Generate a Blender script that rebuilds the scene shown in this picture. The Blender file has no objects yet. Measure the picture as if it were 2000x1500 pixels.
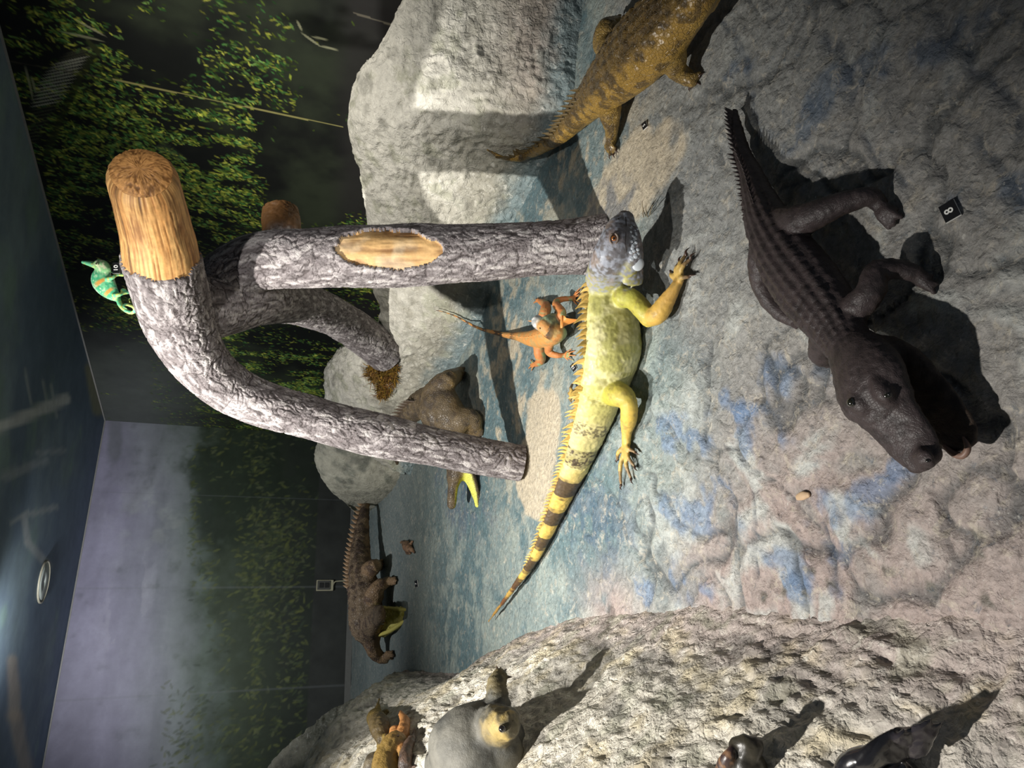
import bpy, bmesh, math, random
import numpy as np
from mathutils import Vector, Matrix
from mathutils.bvhtree import BVHTree

# ------------------------------------------------------------------ camera
FPX, PITCH, ROLL, EYE = 1387.0, math.radians(20.3), math.radians(5.6), 1.2
AX_F = np.array([0, math.cos(PITCH), -math.sin(PITCH)])
_R0 = np.array([1., 0, 0]); _D0 = -np.array([0, math.sin(PITCH), math.cos(PITCH)])
AX_R = math.cos(ROLL)*_R0 - math.sin(ROLL)*_D0
AX_D = math.sin(ROLL)*_R0 + math.cos(ROLL)*_D0
CAM = np.array([0, 0, EYE])
scene = bpy.context.scene
COLL = scene.collection
cd = bpy.data.cameras.new('camera'); cam = bpy.data.objects.new('camera', cd); COLL.objects.link(cam)
cd.sensor_fit = 'HORIZONTAL'; cd.sensor_width = 36.0; cd.lens = 36.0*FPX/2000.0; cd.clip_start = 0.02
_m = Matrix(((AX_D[0], AX_R[0], -AX_F[0], 0), (AX_D[1], AX_R[1], -AX_F[1], 0), (AX_D[2], AX_R[2], -AX_F[2], EYE), (0, 0, 0, 1)))
cam.matrix_world = _m
scene.camera = cam
# ------------------------------------------------------------------ world, lights, exposure
vs = scene.view_settings
vs.view_transform = 'Standard'; vs.look = 'None'; vs.gamma = 1.0; vs.use_curve_mapping = False
vs.exposure = 0.0
w = bpy.data.worlds.new('world'); scene.world = w; w.use_nodes = True
w.node_tree.nodes['Background'].inputs[0].default_value = (0.75, 0.85, 1.0, 1)
w.node_tree.nodes['Background'].inputs[1].default_value = 0.12
def spot(name, loc, target, power, angle, blend, radius, col=(1, 1, 1)):
    l = bpy.data.lights.new(name, 'SPOT'); l.energy = power; l.spot_size = math.radians(angle)
    l.spot_blend = blend; l.shadow_soft_size = radius; l.color = col
    o = bpy.data.objects.new(name, l); COLL.objects.link(o); o.location = loc
    d = Vector(target) - Vector(loc); o.rotation_euler = d.to_track_quat('-Z', 'Y').to_euler()
    return o
spot('spot_light', (-1.2, 2.15, 2.42), (-0.1, 3.1, 0.3), 580, 92, 1.0, 0.025, (1.0, 0.97, 0.92))
spot('spot_light', (0.15, 0.30, 2.42), (0.25, 2.75, 0.75), 150, 44, 0.7, 0.03, (1.0, 0.98, 0.95))
spot('spot_light', (-1.35, 1.15, 2.42), (-1.0, 1.35, 0.3), 430, 72, 0.8, 0.03, (1.0, 0.96, 0.9))
spot('spot_light', (-1.9, 4.6, 2.42), (-1.7, 7.2, 0.9), 190, 120, 0.9, 0.05, (0.93, 0.95, 1.0))
spot('spot_light', (0.75, 2.5, 2.42), (1.5, 4.0, 1.0), 150, 75, 0.9, 0.05, (1.0, 0.96, 0.88))

# ------------------------------------------------------------------ helpers
def ray(x, y): return AX_F + AX_D*((x-1000)/FPX) - AX_R*((y-750)/FPX)
def at_z(x, y, z=0.0):
    d = ray(x, y); return CAM + d*((z-EYE)/d[2])
def at_d(x, y, D): return CAM + ray(x, y)*D
def s2l(c):
    c = np.asarray(c, float)/255.0
    return np.where(c <= 0.04045, c/12.92, ((c+0.055)/1.055)**2.4)
def _hash(ix, iy, iz, s):
    h = (ix*374761393 + iy*668265263 + iz*2147483647 + s*1274126177).astype(np.int64) & 0xffffffff
    h = ((h ^ (h >> 13))*1274126177) & 0xffffffff
    h = ((h ^ (h >> 16))*2246822519) & 0xffffffff
    return (h ^ (h >> 15)) & 0xffffffff
def vnoise(P, s=0):
    P = np.asarray(P, float); I = np.floor(P).astype(np.int64); Fr = P-I; U = Fr*Fr*Fr*(Fr*(Fr*6-15)+10)
    out = 0
    for dx in (0, 1):
        for dy in (0, 1):
            for dz in (0, 1):
                h = _hash(I[:, 0]+dx, I[:, 1]+dy, I[:, 2]+dz, s)/4294967295.0*2-1
                wgt = (U[:, 0] if dx else 1-U[:, 0])*(U[:, 1] if dy else 1-U[:, 1])*(U[:, 2] if dz else 1-U[:, 2])
                out = out + h*wgt
    return out
def fbm(P, octv=4, s=0, gain=0.5):
    a = 1; o = 0; t = 0; P = np.asarray(P, float)
    for i in range(octv):
        o = o + a*vnoise(P*(2.03**i)+i*17.3, s+i); t += a; a *= gain
    return o/t
def ridged(P, octv=3, s=0, gain=0.5):
    a = 1; o = 0; t = 0; P = np.asarray(P, float)
    for i in range(octv):
        o = o + a*(1-np.abs(vnoise(P*(2.1**i)+i*11.1, s+i))*2); t += a; a *= gain
    return o/t
def worley(P, s=0, jit=0.9):
    P = np.asarray(P, float); I = np.floor(P).astype(np.int64); Fr = P-I
    f1 = np.full(len(P), 9.); f2 = np.full(len(P), 9.)
    for dx in (-1, 0, 1):
        for dy in (-1, 0, 1):
            for dz in (-1, 0, 1):
                a, b, c = I[:, 0]+dx, I[:, 1]+dy, I[:, 2]+dz
                jx = _hash(a, b, c, s)/4294967295.0; jy = _hash(a, b, c, s+101)/4294967295.0; jz = _hash(a, b, c, s+202)/4294967295.0
                d = (dx+0.5+(jx-.5)*jit-Fr[:, 0])**2 + (dy+0.5+(jy-.5)*jit-Fr[:, 1])**2 + (dz+0.5+(jz-.5)*jit-Fr[:, 2])**2
                f2 = np.minimum(f2, np.maximum(f1, d)); f1 = np.minimum(f1, d)
    return np.sqrt(f1), np.sqrt(f2)
def sstep(a, b, x):
    t = np.clip((np.asarray(x, float)-a)/(b-a), 0, 1); return t*t*(3-2*t)
def mixc(a, b, t): t = np.asarray(t)[..., None]; return a*(1-t)+b*t

def mesh_np(name, V, Fq, col=None, smooth=True):
    me = bpy.data.meshes.new(name)
    V = np.ascontiguousarray(V, dtype=np.float32); Fq = np.ascontiguousarray(Fq, dtype=np.int32)
    n, k = Fq.shape
    me.vertices.add(len(V)); me.vertices.foreach_set('co', V.ravel())
    me.loops.add(n*k); me.loops.foreach_set('vertex_index', Fq.ravel())
    me.polygons.add(n); me.polygons.foreach_set('loop_start', np.arange(0, n*k, k, dtype=np.int32))
    me.polygons.foreach_set('loop_total', np.full(n, k, dtype=np.int32))
    me.update(calc_edges=True); me.validate()
    if smooth: me.polygons.foreach_set('use_smooth', np.ones(len(me.polygons), dtype=bool))
    if col is not None: set_col(me, col)
    return me
def set_col(me, col):
    a = me.color_attributes.new('Col', 'FLOAT_COLOR', 'POINT')
    c = np.ones((len(me.vertices), 4), dtype=np.float32); c[:, :3] = col
    a.data.foreach_set('color', c.ravel())
def link(name, me, mat=None, parent=None):
    o = bpy.data.objects.new(name, me); COLL.objects.link(o)
    if mat: me.materials.append(mat)
    if parent: o.parent = parent
    return o
def tag(o, label=None, cat=None, group=None, kind=None):
    if label: o['label'] = label
    if cat: o['category'] = cat
    if group: o['group'] = group
    if kind: o['kind'] = kind
    return o
def empty(name, loc, label, cat, group=None):
    o = bpy.data.objects.new(name, None); COLL.objects.link(o); o.location = [float(v) for v in loc]; o.empty_display_size = 0.05
    return tag(o, label, cat, group)
def part(name, me, mat, root):
    "child mesh given in world coordinates under a root that is only translated"
    me.transform(Matrix.Translation(-Vector(root.location)))
    return link(name, me, mat, root)
def grid_faces(nu, nv, wrap=False):
    i = np.arange(nu-1)[:, None]; j = np.arange(nv if wrap else nv-1)[None, :]
    j2 = (j+1) % nv
    return np.stack([i*nv+j, (i+1)*nv+j, (i+1)*nv+j2, i*nv+j2], -1).reshape(-1, 4)
def catmull(P, n):
    P = np.asarray(P, float); m = len(P)
    E = np.vstack([2*P[0]-P[1], P, 2*P[-1]-P[-2]])
    t = np.linspace(0, m-1, n); i = np.minimum(t.astype(int), m-2); f = (t-i)[:, None]
    a, b, c, d = E[i], E[i+1], E[i+2], E[i+3]
    return 0.5*((2*b)+(-a+c)*f+(2*a-5*b+4*c-d)*f*f+(-a+3*b-3*c+d)*f**3)
def normals_of(V, Fq):
    n = np.zeros_like(V)
    fn = np.cross(V[Fq[:, 2]]-V[Fq[:, 0]], V[Fq[:, 3]]-V[Fq[:, 1]]) if Fq.shape[1] == 4 else np.cross(V[Fq[:, 1]]-V[Fq[:, 0]], V[Fq[:, 2]]-V[Fq[:, 0]])
    for k in range(Fq.shape[1]): np.add.at(n, Fq[:, k], fn)
    return n/np.maximum(np.linalg.norm(n, axis=1), 1e-12)[:, None]

# ------------------------------------------------------------------ materials
def attr_mat(name, rough=0.7, bumps=(), spec=0.4, var=0.25, vscale=30.0, coat=0.0, stretch=None, rvar=0.0, flecks=()):
    """Colour attribute modulated by procedural noise; bumps = list of (kind, scale, strength, distance)"""
    m = bpy.data.materials.new(name); m.use_nodes = True; nt = m.node_tree; N = nt.nodes; L = nt.links
    b = N['Principled BSDF']; b.inputs['Roughness'].default_value = rough
    b.inputs['Specular IOR Level'].default_value = spec; b.inputs['Coat Weight'].default_value = coat
    b.inputs['Coat Roughness'].default_value = 0.25
    at = N.new('ShaderNodeVertexColor'); at.layer_name = 'Col'
    tc = N.new('ShaderNodeTexCoord'); src = tc.outputs['Object']
    if stretch:
        mp = N.new('ShaderNodeMapping'); mp.inputs['Scale'].default_value = stretch; L.new(src, mp.inputs[0]); src = mp.outputs[0]
    nz = N.new('ShaderNodeTexNoise'); nz.inputs['Scale'].default_value = vscale; nz.inputs['Detail'].default_value = 6; nz.inputs['Roughness'].default_value = 0.65
    L.new(src, nz.inputs['Vector'])
    mr = N.new('ShaderNodeMapRange'); mr.inputs[1].default_value = 0.3; mr.inputs[2].default_value = 0.7
    mr.inputs[3].default_value = 1-var; mr.inputs[4].default_value = 1+var; L.new(nz.outputs[0], mr.inputs[0])
    csrc = at.outputs[0]
    for rgb, fs, lo, hi, am, dis in flecks:
        fn = N.new('ShaderNodeTexNoise'); fn.inputs['Scale'].default_value = fs; fn.inputs['Detail'].default_value = 7; fn.inputs['Roughness'].default_value = .7; fn.inputs['Distortion'].default_value = dis
        L.new(src, fn.inputs['Vector']); fr = N.new('ShaderNodeMapRange'); fr.inputs[1].default_value = lo; fr.inputs[2].default_value = hi; fr.inputs[4].default_value = am; L.new(fn.outputs[0], fr.inputs[0])
        mx = N.new('ShaderNodeMix'); mx.data_type = 'RGBA'; L.new(fr.outputs[0], mx.inputs[0]); L.new(csrc, mx.inputs[6]); mx.inputs[7].default_value = (*s2l(rgb), 1); csrc = mx.outputs[2]
    vm = N.new('ShaderNodeVectorMath'); vm.operation = 'SCALE'; L.new(csrc, vm.inputs[0]); L.new(mr.outputs[0], vm.inputs['Scale'])
    L.new(vm.outputs[0], b.inputs['Base Color'])
    if rvar:
        r2 = N.new('ShaderNodeMapRange'); r2.inputs[1].default_value = 0.3; r2.inputs[2].default_value = 0.7
        r2.inputs[3].default_value = rough-rvar; r2.inputs[4].default_value = rough+rvar; L.new(nz.outputs[0], r2.inputs[0]); L.new(r2.outputs[0], b.inputs['Roughness'])
    prev = None
    for kind, sc, st, dist in bumps:
        if kind == 'noise' or kind == 'ridge':
            t = N.new('ShaderNodeTexNoise'); t.inputs['Scale'].default_value = sc; t.inputs['Detail'].default_value = 5
            t.inputs['Distortion'].default_value = 0.25 if kind == 'ridge' else 0; L.new(src, t.inputs['Vector']); out = t.outputs[0]
            if kind == 'ridge':
                s1 = N.new('ShaderNodeMath'); s1.operation = 'SUBTRACT'; s1.inputs[1].default_value = 0.5; L.new(out, s1.inputs[0])
                s2 = N.new('ShaderNodeMath'); s2.operation = 'ABSOLUTE'; L.new(s1.outputs[0], s2.inputs[0])
                s3 = N.new('ShaderNodeMapRange'); s3.inputs[1].default_value = 0; s3.inputs[2].default_value = 0.12; L.new(s2.outputs[0], s3.inputs[0]); out = s3.outputs[0]
        else:
            t = N.new('ShaderNodeTexVoronoi'); t.inputs['Scale'].default_value = sc; t.feature = 'DISTANCE_TO_EDGE' if kind == 'scale' else 'F1'
            L.new(src, t.inputs['Vector']); out = t.outputs['Distance']
            if kind == 'scale':
                s3 = N.new('ShaderNodeMapRange'); s3.inputs[1].default_value = 0; s3.inputs[2].default_value = 0.14; s3.interpolation_type = 'SMOOTHSTEP'; L.new(out, s3.inputs[0]); out = s3.outputs[0]
        bp = N.new('ShaderNodeBump'); bp.inputs['Strength'].default_value = st; bp.inputs['Distance'].default_value = dist
        L.new(out, bp.inputs['Height'])
        if prev: L.new(prev, bp.inputs['Normal'])
        prev = bp.outputs[0]
    if prev: L.new(prev, b.inputs['Normal'])
    return m
def flat_mat(name, rgb, rough=0.6, spec=0.4, metallic=0.0, coat=0.0, bump=None, var=0.15, vscale=40):
    m = bpy.data.materials.new(name); m.use_nodes = True; nt = m.node_tree; N = nt.nodes; L = nt.links
    b = N['Principled BSDF']; b.inputs['Roughness'].default_value = rough; b.inputs['Metallic'].default_value = metallic
    b.inputs['Specular IOR Level'].default_value = spec; b.inputs['Coat Weight'].default_value = coat
    tc = N.new('ShaderNodeTexCoord'); nz = N.new('ShaderNodeTexNoise'); nz.inputs['Scale'].default_value = vscale; nz.inputs['Detail'].default_value = 4
    L.new(tc.outputs['Object'], nz.inputs['Vector'])
    c = s2l(rgb); mx = N.new('ShaderNodeMix'); mx.data_type = 'RGBA'; L.new(nz.outputs[0], mx.inputs[0])
    mx.inputs[6].default_value = (*(c*(1-var)), 1); mx.inputs[7].default_value = (*np.minimum(c*(1+var), 1), 1)
    L.new(mx.outputs[2], b.inputs['Base Color'])
    if bump:
        bp = N.new('ShaderNodeBump'); bp.inputs['Strength'].default_value = bump; bp.inputs['Distance'].default_value = 0.004
        L.new(nz.outputs[0], bp.inputs['Height']); L.new(bp.outputs[0], b.inputs['Normal'])
    return m

# ------------------------------------------------------------------ room shell: two mural walls, ceiling
CEIL = 2.50
KC = np.array([-0.756, 8.006])                                   # the far corner of the room
DL = np.array([math.cos(math.radians(24.5)), math.sin(math.radians(24.5))])*-1   # along the left wall, away from the corner
DR = np.array([math.cos(math.radians(-59.6)), math.sin(math.radians(-59.6))])    # along the right wall
def wall_hit(x, y, dirv):
    n = np.array([-dirv[1], dirv[0]]); d = ray(x, y); t = (n@(KC-CAM[:2]))/(n@d[:2]); P = CAM+d*t
    return float((P[:2]-KC)@dirv), float(P[2])
def wall_px(S, Z, dirv):
    "where a wall point sits in the photograph's frame, used to lay the mural's printed motifs out"
    X = KC[0]+dirv[0]*S; Y = KC[1]+dirv[1]*S
    v = np.stack([X-CAM[0], Y-CAM[1], Z-CAM[2]], -1); z = v@AX_F
    return 1000+FPX*(v@AX_D)/z, 750-FPX*(v@AX_R)/z
def splat(img, cs, ct, half_l, half_w, ang, rgb, ds, alpha=1.0):
    "one printed leaf stroke into the mural raster (rows = s, cols = z)"
    R = max(half_l, half_w); i0 = int((cs-R)/ds); i1 = int((cs+R)/ds)+2; j0 = int((ct-R)/ds); j1 = int((ct+R)/ds)+2
    i0 = max(i0, 0); j0 = max(j0, 0); i1 = min(i1, img.shape[0]); j1 = min(j1, img.shape[1])
    if i1 <= i0 or j1 <= j0: return
    A, B = np.meshgrid(np.arange(i0, i1)*ds-cs, np.arange(j0, j1)*ds-ct, indexing='ij')
    u = (A*math.cos(ang)+B*math.sin(ang))/half_l; v = (-A*math.sin(ang)+B*math.cos(ang))/half_w
    m = np.clip(1.6-1.6*(u*u+v*v), 0, 1)[..., None]*alpha
    img[i0:i1, j0:j1] = img[i0:i1, j0:j1]*(1-m)+rgb*m
rng = np.random.RandomState(7)
def gauss(px, py, cx, cy, rx, ry, a=0):
    dx, dy = px-cx, py-cy; c, s = math.cos(math.radians(a)), math.sin(math.radians(a))
    return np.exp(-(((dx*c+dy*s)/rx)**2+((-dx*s+dy*c)/ry)**2))
MURAL = attr_mat('printed_mural', 0.5, (), 0.25, 0.10, 9.0)
def build_wall(name, dirv, length, ds, paint, mat):
    ns = int(length/ds)+1; nz = int(CEIL/ds)+1
    S, Z = np.meshgrid(np.arange(ns)*ds, np.linspace(0, CEIL, nz), indexing='ij')
    img = paint(S, Z, ds)
    V = np.stack([KC[0]+dirv[0]*S, KC[1]+dirv[1]*S, Z], -1).reshape(-1, 3)
    me = mesh_np(name, V, grid_faces(ns, nz), np.clip(img.reshape(-1, 3), 0, 1), smooth=False)
    return tag(link(name, me, mat), kind='structure')
def paint_right(S, Z, ds):
    sh = S.shape; P = np.stack([S.ravel(), Z.ravel(), 0*S.ravel()], -1)
    px, py = wall_px(S, Z, DR)
    n1 = fbm(P*np.array([2.2, 1.2, 1]), 5, 3).reshape(sh); n2 = fbm(P*6, 4, 9).reshape(sh)
    n4 = fbm(P*np.array([14, 5, 1])+2, 3, 33).reshape(sh)
    base = mixc(s2l([22, 24, 22]), s2l([44, 50, 38]), sstep(-.2, .5, n1+n2*.4))
    mist = sstep(560, 800, py+20*n2)*sstep(470, 260, px)            # misty slope of the print next to the corner
    base = mixc(base, s2l([96, 100, 96]), mist*0.75)
    low = sstep(640, 700, px+20*n1)
    base = mixc(base, s2l([40, 38, 38]), low*0.8)
    dens = np.clip(0.35+0.9*fbm(P*np.array([1.6, .9, 1])+5, 3, 21).reshape(sh), 0, 1)
    for cx, cy, rx, ry, a, v in ((160, 160, 50, 260, -8, .8), (210, 100, 40, 300, 0, .5), (330, 250, 110, 70, 20, .9), (380, 330, 120, 60, 25, .8),
        (420, 420, 90, 60, 30, .9), (440, 60, 25, 160, -3, .6), (490, 150, 20, 160, 5, .6), (120, 420, 40, 110, 0, .6), (60, 60, 40, 80, 0, .6),
        (560, 60, 40, 60, 0, .35), (480, 720, 60, 45, 0, .7), (560, 760, 60, 60, 0, .9), (430, 640, 40, 40, 0, .6), (260, 620, 60, 60, 30, .35),
        (330, 770, 90, 40, 60, .25), (600, 720, 40, 60, 0, .6), (690, 420, 30, 40, 0, .35), (240, 330, 60, 120, 10, .5)):
        dens = np.maximum(dens, 0) + v*gauss(px, py, cx, cy, rx, ry, a)
    for cx, cy, rx, ry, v in ((260, 60, 40, 100, .5), (340, 120, 55, 90, .8), (650, 120, 70, 200, 1.2), (560, 330, 45, 130, .7), (520, 240, 25, 120, .4), (190, 760, 70, 90, 1.0), (240, 700, 40, 80, .4), (300, 20, 50, 70, .5), (650, 350, 60, 110, .8)):
        dens = dens - v*gauss(px, py, cx, cy, rx, ry)
    img = base.copy()
    tints = [s2l(c) for c in ([90, 110, 42], [136, 150, 54], [66, 112, 56], [166, 170, 72], [46, 76, 36], [104, 138, 72], [76, 96, 38])]
    n = 0
    cand = rng.rand(110000, 2)
    for a, b in cand:
        s = a*S.max(); z = b*CEIL; i = int(s/ds); j = int(z/CEIL*(sh[1]-1))
        if not (-40 < px[i, j] < 1100 and -60 < py[i, j] < 900): continue
        d = dens[i, j]*(0.6+1.5*n4[i, j])
        if rng.rand()*1.0 > d*1.05: continue
        sc = 0.006+0.009*rng.rand()**1.5
        c = tints[rng.randint(len(tints))]*(0.5+1.1*rng.rand()**1.5)*(0.5+0.8*min(d, 1))
        if mist[i, j] > .3: c = c*.7+s2l([90, 96, 86])*.3
        splat(img, s, z, sc*1.6, max(sc*0.55, ds*.75), 1.3+rng.randn()*0.5, c, ds, .9)
    # a pale printed palm frond high on the wall and a twig lower down
    def stroke(x0, y0, x1, y1, wd, rgb, al=.8):
        s0, z0 = wall_hit(x0, y0, DR); s1, z1 = wall_hit(x1, y1, DR)
        splat(img, (s0+s1)/2, (z0+z1)/2, max(math.hypot(s1-s0, z1-z0)/2*1.2, ds), wd, math.atan2(z1-z0, s1-s0), s2l(rgb), ds, al)
    for k in range(27):
        t = k/26; bx = 196-118*t**.9; by = 96+190*t
        g = 176 if 0.08 < t < .6 else 84; ln = 74*(.55+.45*math.sin(math.pi*min(1, t+.25)))
        stroke(bx-4-ln, by+10-12*t, bx-4, by-8, .0055, (g+4, g+4, g-14), .85 if g > 100 else .6)
    for k in range(14):
        t = k/13; stroke(165+26*t, 70+22*t, 178+20*t, 92+22*t, .007, (52, 58, 34), .8)
    for k in range(20):
        t = k/19; stroke(195-100*t**.8, 92+200*t, 188-100*t**.8, 102+205*t, .022, (46, 52, 28), .7)
    for a in ((205, 70, 150, 40), (200, 80, 120, 62), (65, 195, 50, 130), (70, 180, 62, 150), (590, 65, 625, 90), (625, 90, 660, 98), (610, 72, 640, 78), (590, 60, 580, 40)):
        stroke(*a, .008, (150, 150, 120), .75)
    for k in range(16): stroke(300+k*3, 290+k*1.5, 325+k*3, 275+k*2.5, .004, (70, 84, 60), .6)
    # the vertical joints of the print: one catches its pale edge
    for (x0, y0, x1, y1, g, al) in ((220, 155, 670, 248, 150, .9), (20, 120, 220, 155, 80, .5), (690, 25, 770, 50, 110, .7), (78, 317, 430, 375, 60, .4)):
        s0, z0 = wall_hit(x0, y0, DR); s1, z1 = wall_hit(x1, y1, DR); sm = (s0+s1)/2
        m = (np.abs(S-(s0+(s1-s0)*(Z-z0)/(z1-z0+1e-9))) < ds*.75)*((Z > min(z0, z1))*(Z < max(z0, z1)))
        img[m > 0] = s2l([g, g-6, g-60 if g > 120 else g-20])*al+img[m > 0]*(1-al)
    return img
def paint_left(S, Z, ds):
    sh = S.shape; P = np.stack([S.ravel(), Z.ravel(), 0*S.ravel()+4], -1)
    px, py = wall_px(S, Z, DL)
    n1 = fbm(P*np.array([1.3, 2.2, 1]), 5, 5).reshape(sh); n2 = fbm(P*7, 4, 19).reshape(sh); n3 = fbm(P*np.array([2.5, 9, 1]), 4, 29).reshape(sh)
    h = px + 30*n1 + 14*n2
    img = mixc(s2l([150, 147, 166]), s2l([132, 138, 138]), sstep(190, 360, h))
    img = mixc(img, s2l([94, 106, 96]), sstep(310, 430, h+25*n3))
    img = mixc(img, s2l([66, 76, 58]), sstep(350, 470, h+40*n2+30*sstep(1000, 850, py)))
    img = mixc(img, s2l([48, 54, 46]), sstep(420, 600, h+50*n3))
    img = mixc(img, s2l([186, 184, 190]), 0.35*gauss(px, py, 250, 1180, 40, 90, 20)*(n3 > 0))
    img = mixc(img, s2l([176, 180, 176]), 0.5*gauss(px, py, 320, 1010, 90, 60, 0)*sstep(-.2, .4, n2))
    # dark ridge of forest left of the corner, thinning into the mist
    dark = sstep(0.15, .75, gauss(px, py, 470, 900, 100, 110, 25)+gauss(px, py, 430, 1010, 55, 70, 0)*.9+.5*n2)
    img = mixc(img, s2l([44, 54, 42]), dark*.8)
    img = mixc(img, s2l([120, 122, 128]), .8*sstep(.3, .8, gauss(px, py, 225, 860, 18, 60, 0)+.3*n2))
    img = img*(1+.22*n3[..., None])
    tints = [s2l(c) for c in ([84, 94, 56], [104, 110, 60], [72, 84, 58], [62, 72, 56], [96, 102, 72])]
    blobs = ((545, 1060, 45, 70, 1.3), (500, 930, 20, 80, .9), (480, 1130, 20, 60, .9), (560, 1230, 14, 170, .9), (500, 1330, 12, 200, 1.1), (520, 1180, 20, 60, .8),
             (400, 1420, 50, 60, .6), (380, 1000, 8, 120, .8), (350, 1480, 30, 50, .5), (585, 1300, 8, 140, .9), (440, 1250, 10, 100, .4), (480, 860, 60, 30, .5), (600, 1450, 14, 60, .5),
             (430, 900, 30, 40, .3), (540, 1420, 10, 90, .6), (410, 1120, 12, 90, .5), (460, 1440, 20, 60, .4))
    dens = 0.03*sstep(380, 470, px)+0*px
    for cx, cy, rx, ry, v in blobs: dens = dens+.8*v*gauss(px, py, cx, cy, rx, ry)
    for a, b in rng.rand(30000, 2):
        s = a*S.max(); z = .36+b*(CEIL-.36); i = int(s/ds); j = int(z/CEIL*(sh[1]-1))
        if not (300 < px[i, j] < 640 and 800 < py[i, j] < 1560): continue
        d = dens[i, j]*(.7+.8*n2[i, j])
        if rng.rand() > d: continue
        splat(img, s, z, .022+.02*rng.rand(), .010+.006*rng.rand(), 1.2+rng.randn()*.6, tints[rng.randint(len(tints))]*(.6+.7*rng.rand()), ds, .45)
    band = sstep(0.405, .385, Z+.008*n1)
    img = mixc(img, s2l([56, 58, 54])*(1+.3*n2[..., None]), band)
    for z0 in (): pass
    for s0 in (0.72, 1.62, 2.55, 3.5):
        m = np.abs(S-s0) < ds*.6; img[m] = img[m]*.78+.22*s2l([120, 124, 124])
    return img
build_wall('wall_right', DR, 7.2, 0.0062, paint_right, MURAL)
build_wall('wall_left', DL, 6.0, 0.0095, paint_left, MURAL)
# ceiling with its dim dark blue print
def ceiling():
    xs = np.arange(-6.6, 3.6, .03); ys = np.arange(-1.5, 8.6, .03)
    X, Y = np.meshgrid(xs, ys, indexing='ij'); P = np.stack([X.ravel(), Y.ravel(), 0*X.ravel()], -1)
    n1 = fbm(P*1.1, 5, 41).reshape(X.shape); n2 = fbm(P*4, 4, 44).reshape(X.shape)
    c = mixc(s2l([112, 130, 150]), s2l([134, 152, 160]), sstep(-.1, .5, n1))
    c = mixc(c, s2l([134, 162, 142]), .5*sstep(.15, .5, n2*.6+n1*.6))
    v = np.stack([X-CAM[0], Y-CAM[1], 0*X+CEIL-CAM[2]], -1); z = np.maximum(v@AX_F, .2)
    px = 1000+FPX*(v@AX_D)/z; py = 750-FPX*(v@AX_R)/z
    def band(x0, y0, x1, y1, wd):
        L2 = (x1-x0)**2+(y1-y0)**2; t = np.clip(((px-x0)*(x1-x0)+(py-y0)*(y1-y0))/L2, 0, 1)
        return np.exp(-(((px-x0-t*(x1-x0))**2+(py-y0-t*(y1-y0))**2)/wd**2))
    c = mixc(c, s2l([226, 228, 226]), .75*sstep(.3, .8, band(-60, 860, 128, 780, 14)))
    for y in (770, 745, 762): c = mixc(c, s2l([190, 196, 196]), .5*sstep(.3, .9, band(50+(y-745)*2, y-20, 62+(y-745)*2, y+45, 4)))
    for a in ((48, 1010, 55, 1060, 9), (55, 1060, 95, 1105, 10), (60, 1005, 110, 990, 7), (55, 1000, 20, 1020, 5)): c = mixc(c, s2l([186, 190, 190]), .6*sstep(.25, .9, band(*a)))
    for a in ((25, 1290, 30, 1400, 14), (30, 1400, 50, 1500, 18)): c = mixc(c, s2l([200, 184, 164]), .6*sstep(.2, .9, band(*a)+.2*n2))
    for a in ((10, 930, 90, 900, 12), (75, 885, 125, 880, 9)): c = mixc(c, s2l([190, 194, 200]), .5*sstep(.4, .9, band(*a)+.35*n2))
    c = mixc(c, s2l([168, 164, 130]), .8*sstep(.2, .8, band(178, 720, 192, 800, 14)))
    V = np.stack([X.ravel(), Y.ravel(), 0*X.ravel()+CEIL+.002], -1)
    me = mesh_np('ceiling', V, grid_faces(len(xs), len(ys))[:, ::-1], c.reshape(-1, 3), False)
    tag(link('ceiling', me, attr_mat('ceiling_print', .6, (), .2, .2, 3.0)), kind='structure')
ceiling()
def strip(name, p0, p1, wdt, h, mat, z0, off, kind='structure'):
    bm = bmesh.new(); bmesh.ops.create_cube(bm, size=1)
    L_ = float(np.linalg.norm(np.array(p1)-np.array(p0))); ang = math.atan2(p1[1]-p0[1], p1[0]-p0[0])
    bmesh.ops.scale(bm, vec=(L_, wdt, h), verts=bm.verts)
    bmesh.ops.transform(bm, matrix=Matrix.Translation(((p0[0]+p1[0])/2, (p0[1]+p1[1])/2, z0+h/2)) @ Matrix.Rotation(ang, 4, 'Z'), verts=bm.verts)
    me = bpy.data.meshes.new(name); bm.to_mesh(me); bm.free()
    return tag(link(name, me, mat), kind=kind)
TRIM = flat_mat('pale_edge', (150, 148, 142), .4)
nL = np.array([DL[1], -DL[0]]); nL = nL if nL[1] < 0 else -nL
nR = np.array([-DR[1], DR[0]]); nR = nR if nR[0] < 0 else -nR
strip('trim_1', KC+nL*.004, KC+DL*6+nL*.004, .006, .012, TRIM, CEIL-.013, 0)
strip('trim_2', KC+nR*.004, KC+DR*7.2+nR*.004, .006, .012, TRIM, CEIL-.013, 0)
strip('baseboard_left', KC+nL*.012, KC+DL*6+nL*.012, .02, .055, flat_mat('grey_skirting', (104, 104, 98), .7), 0.0, 0)
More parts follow.
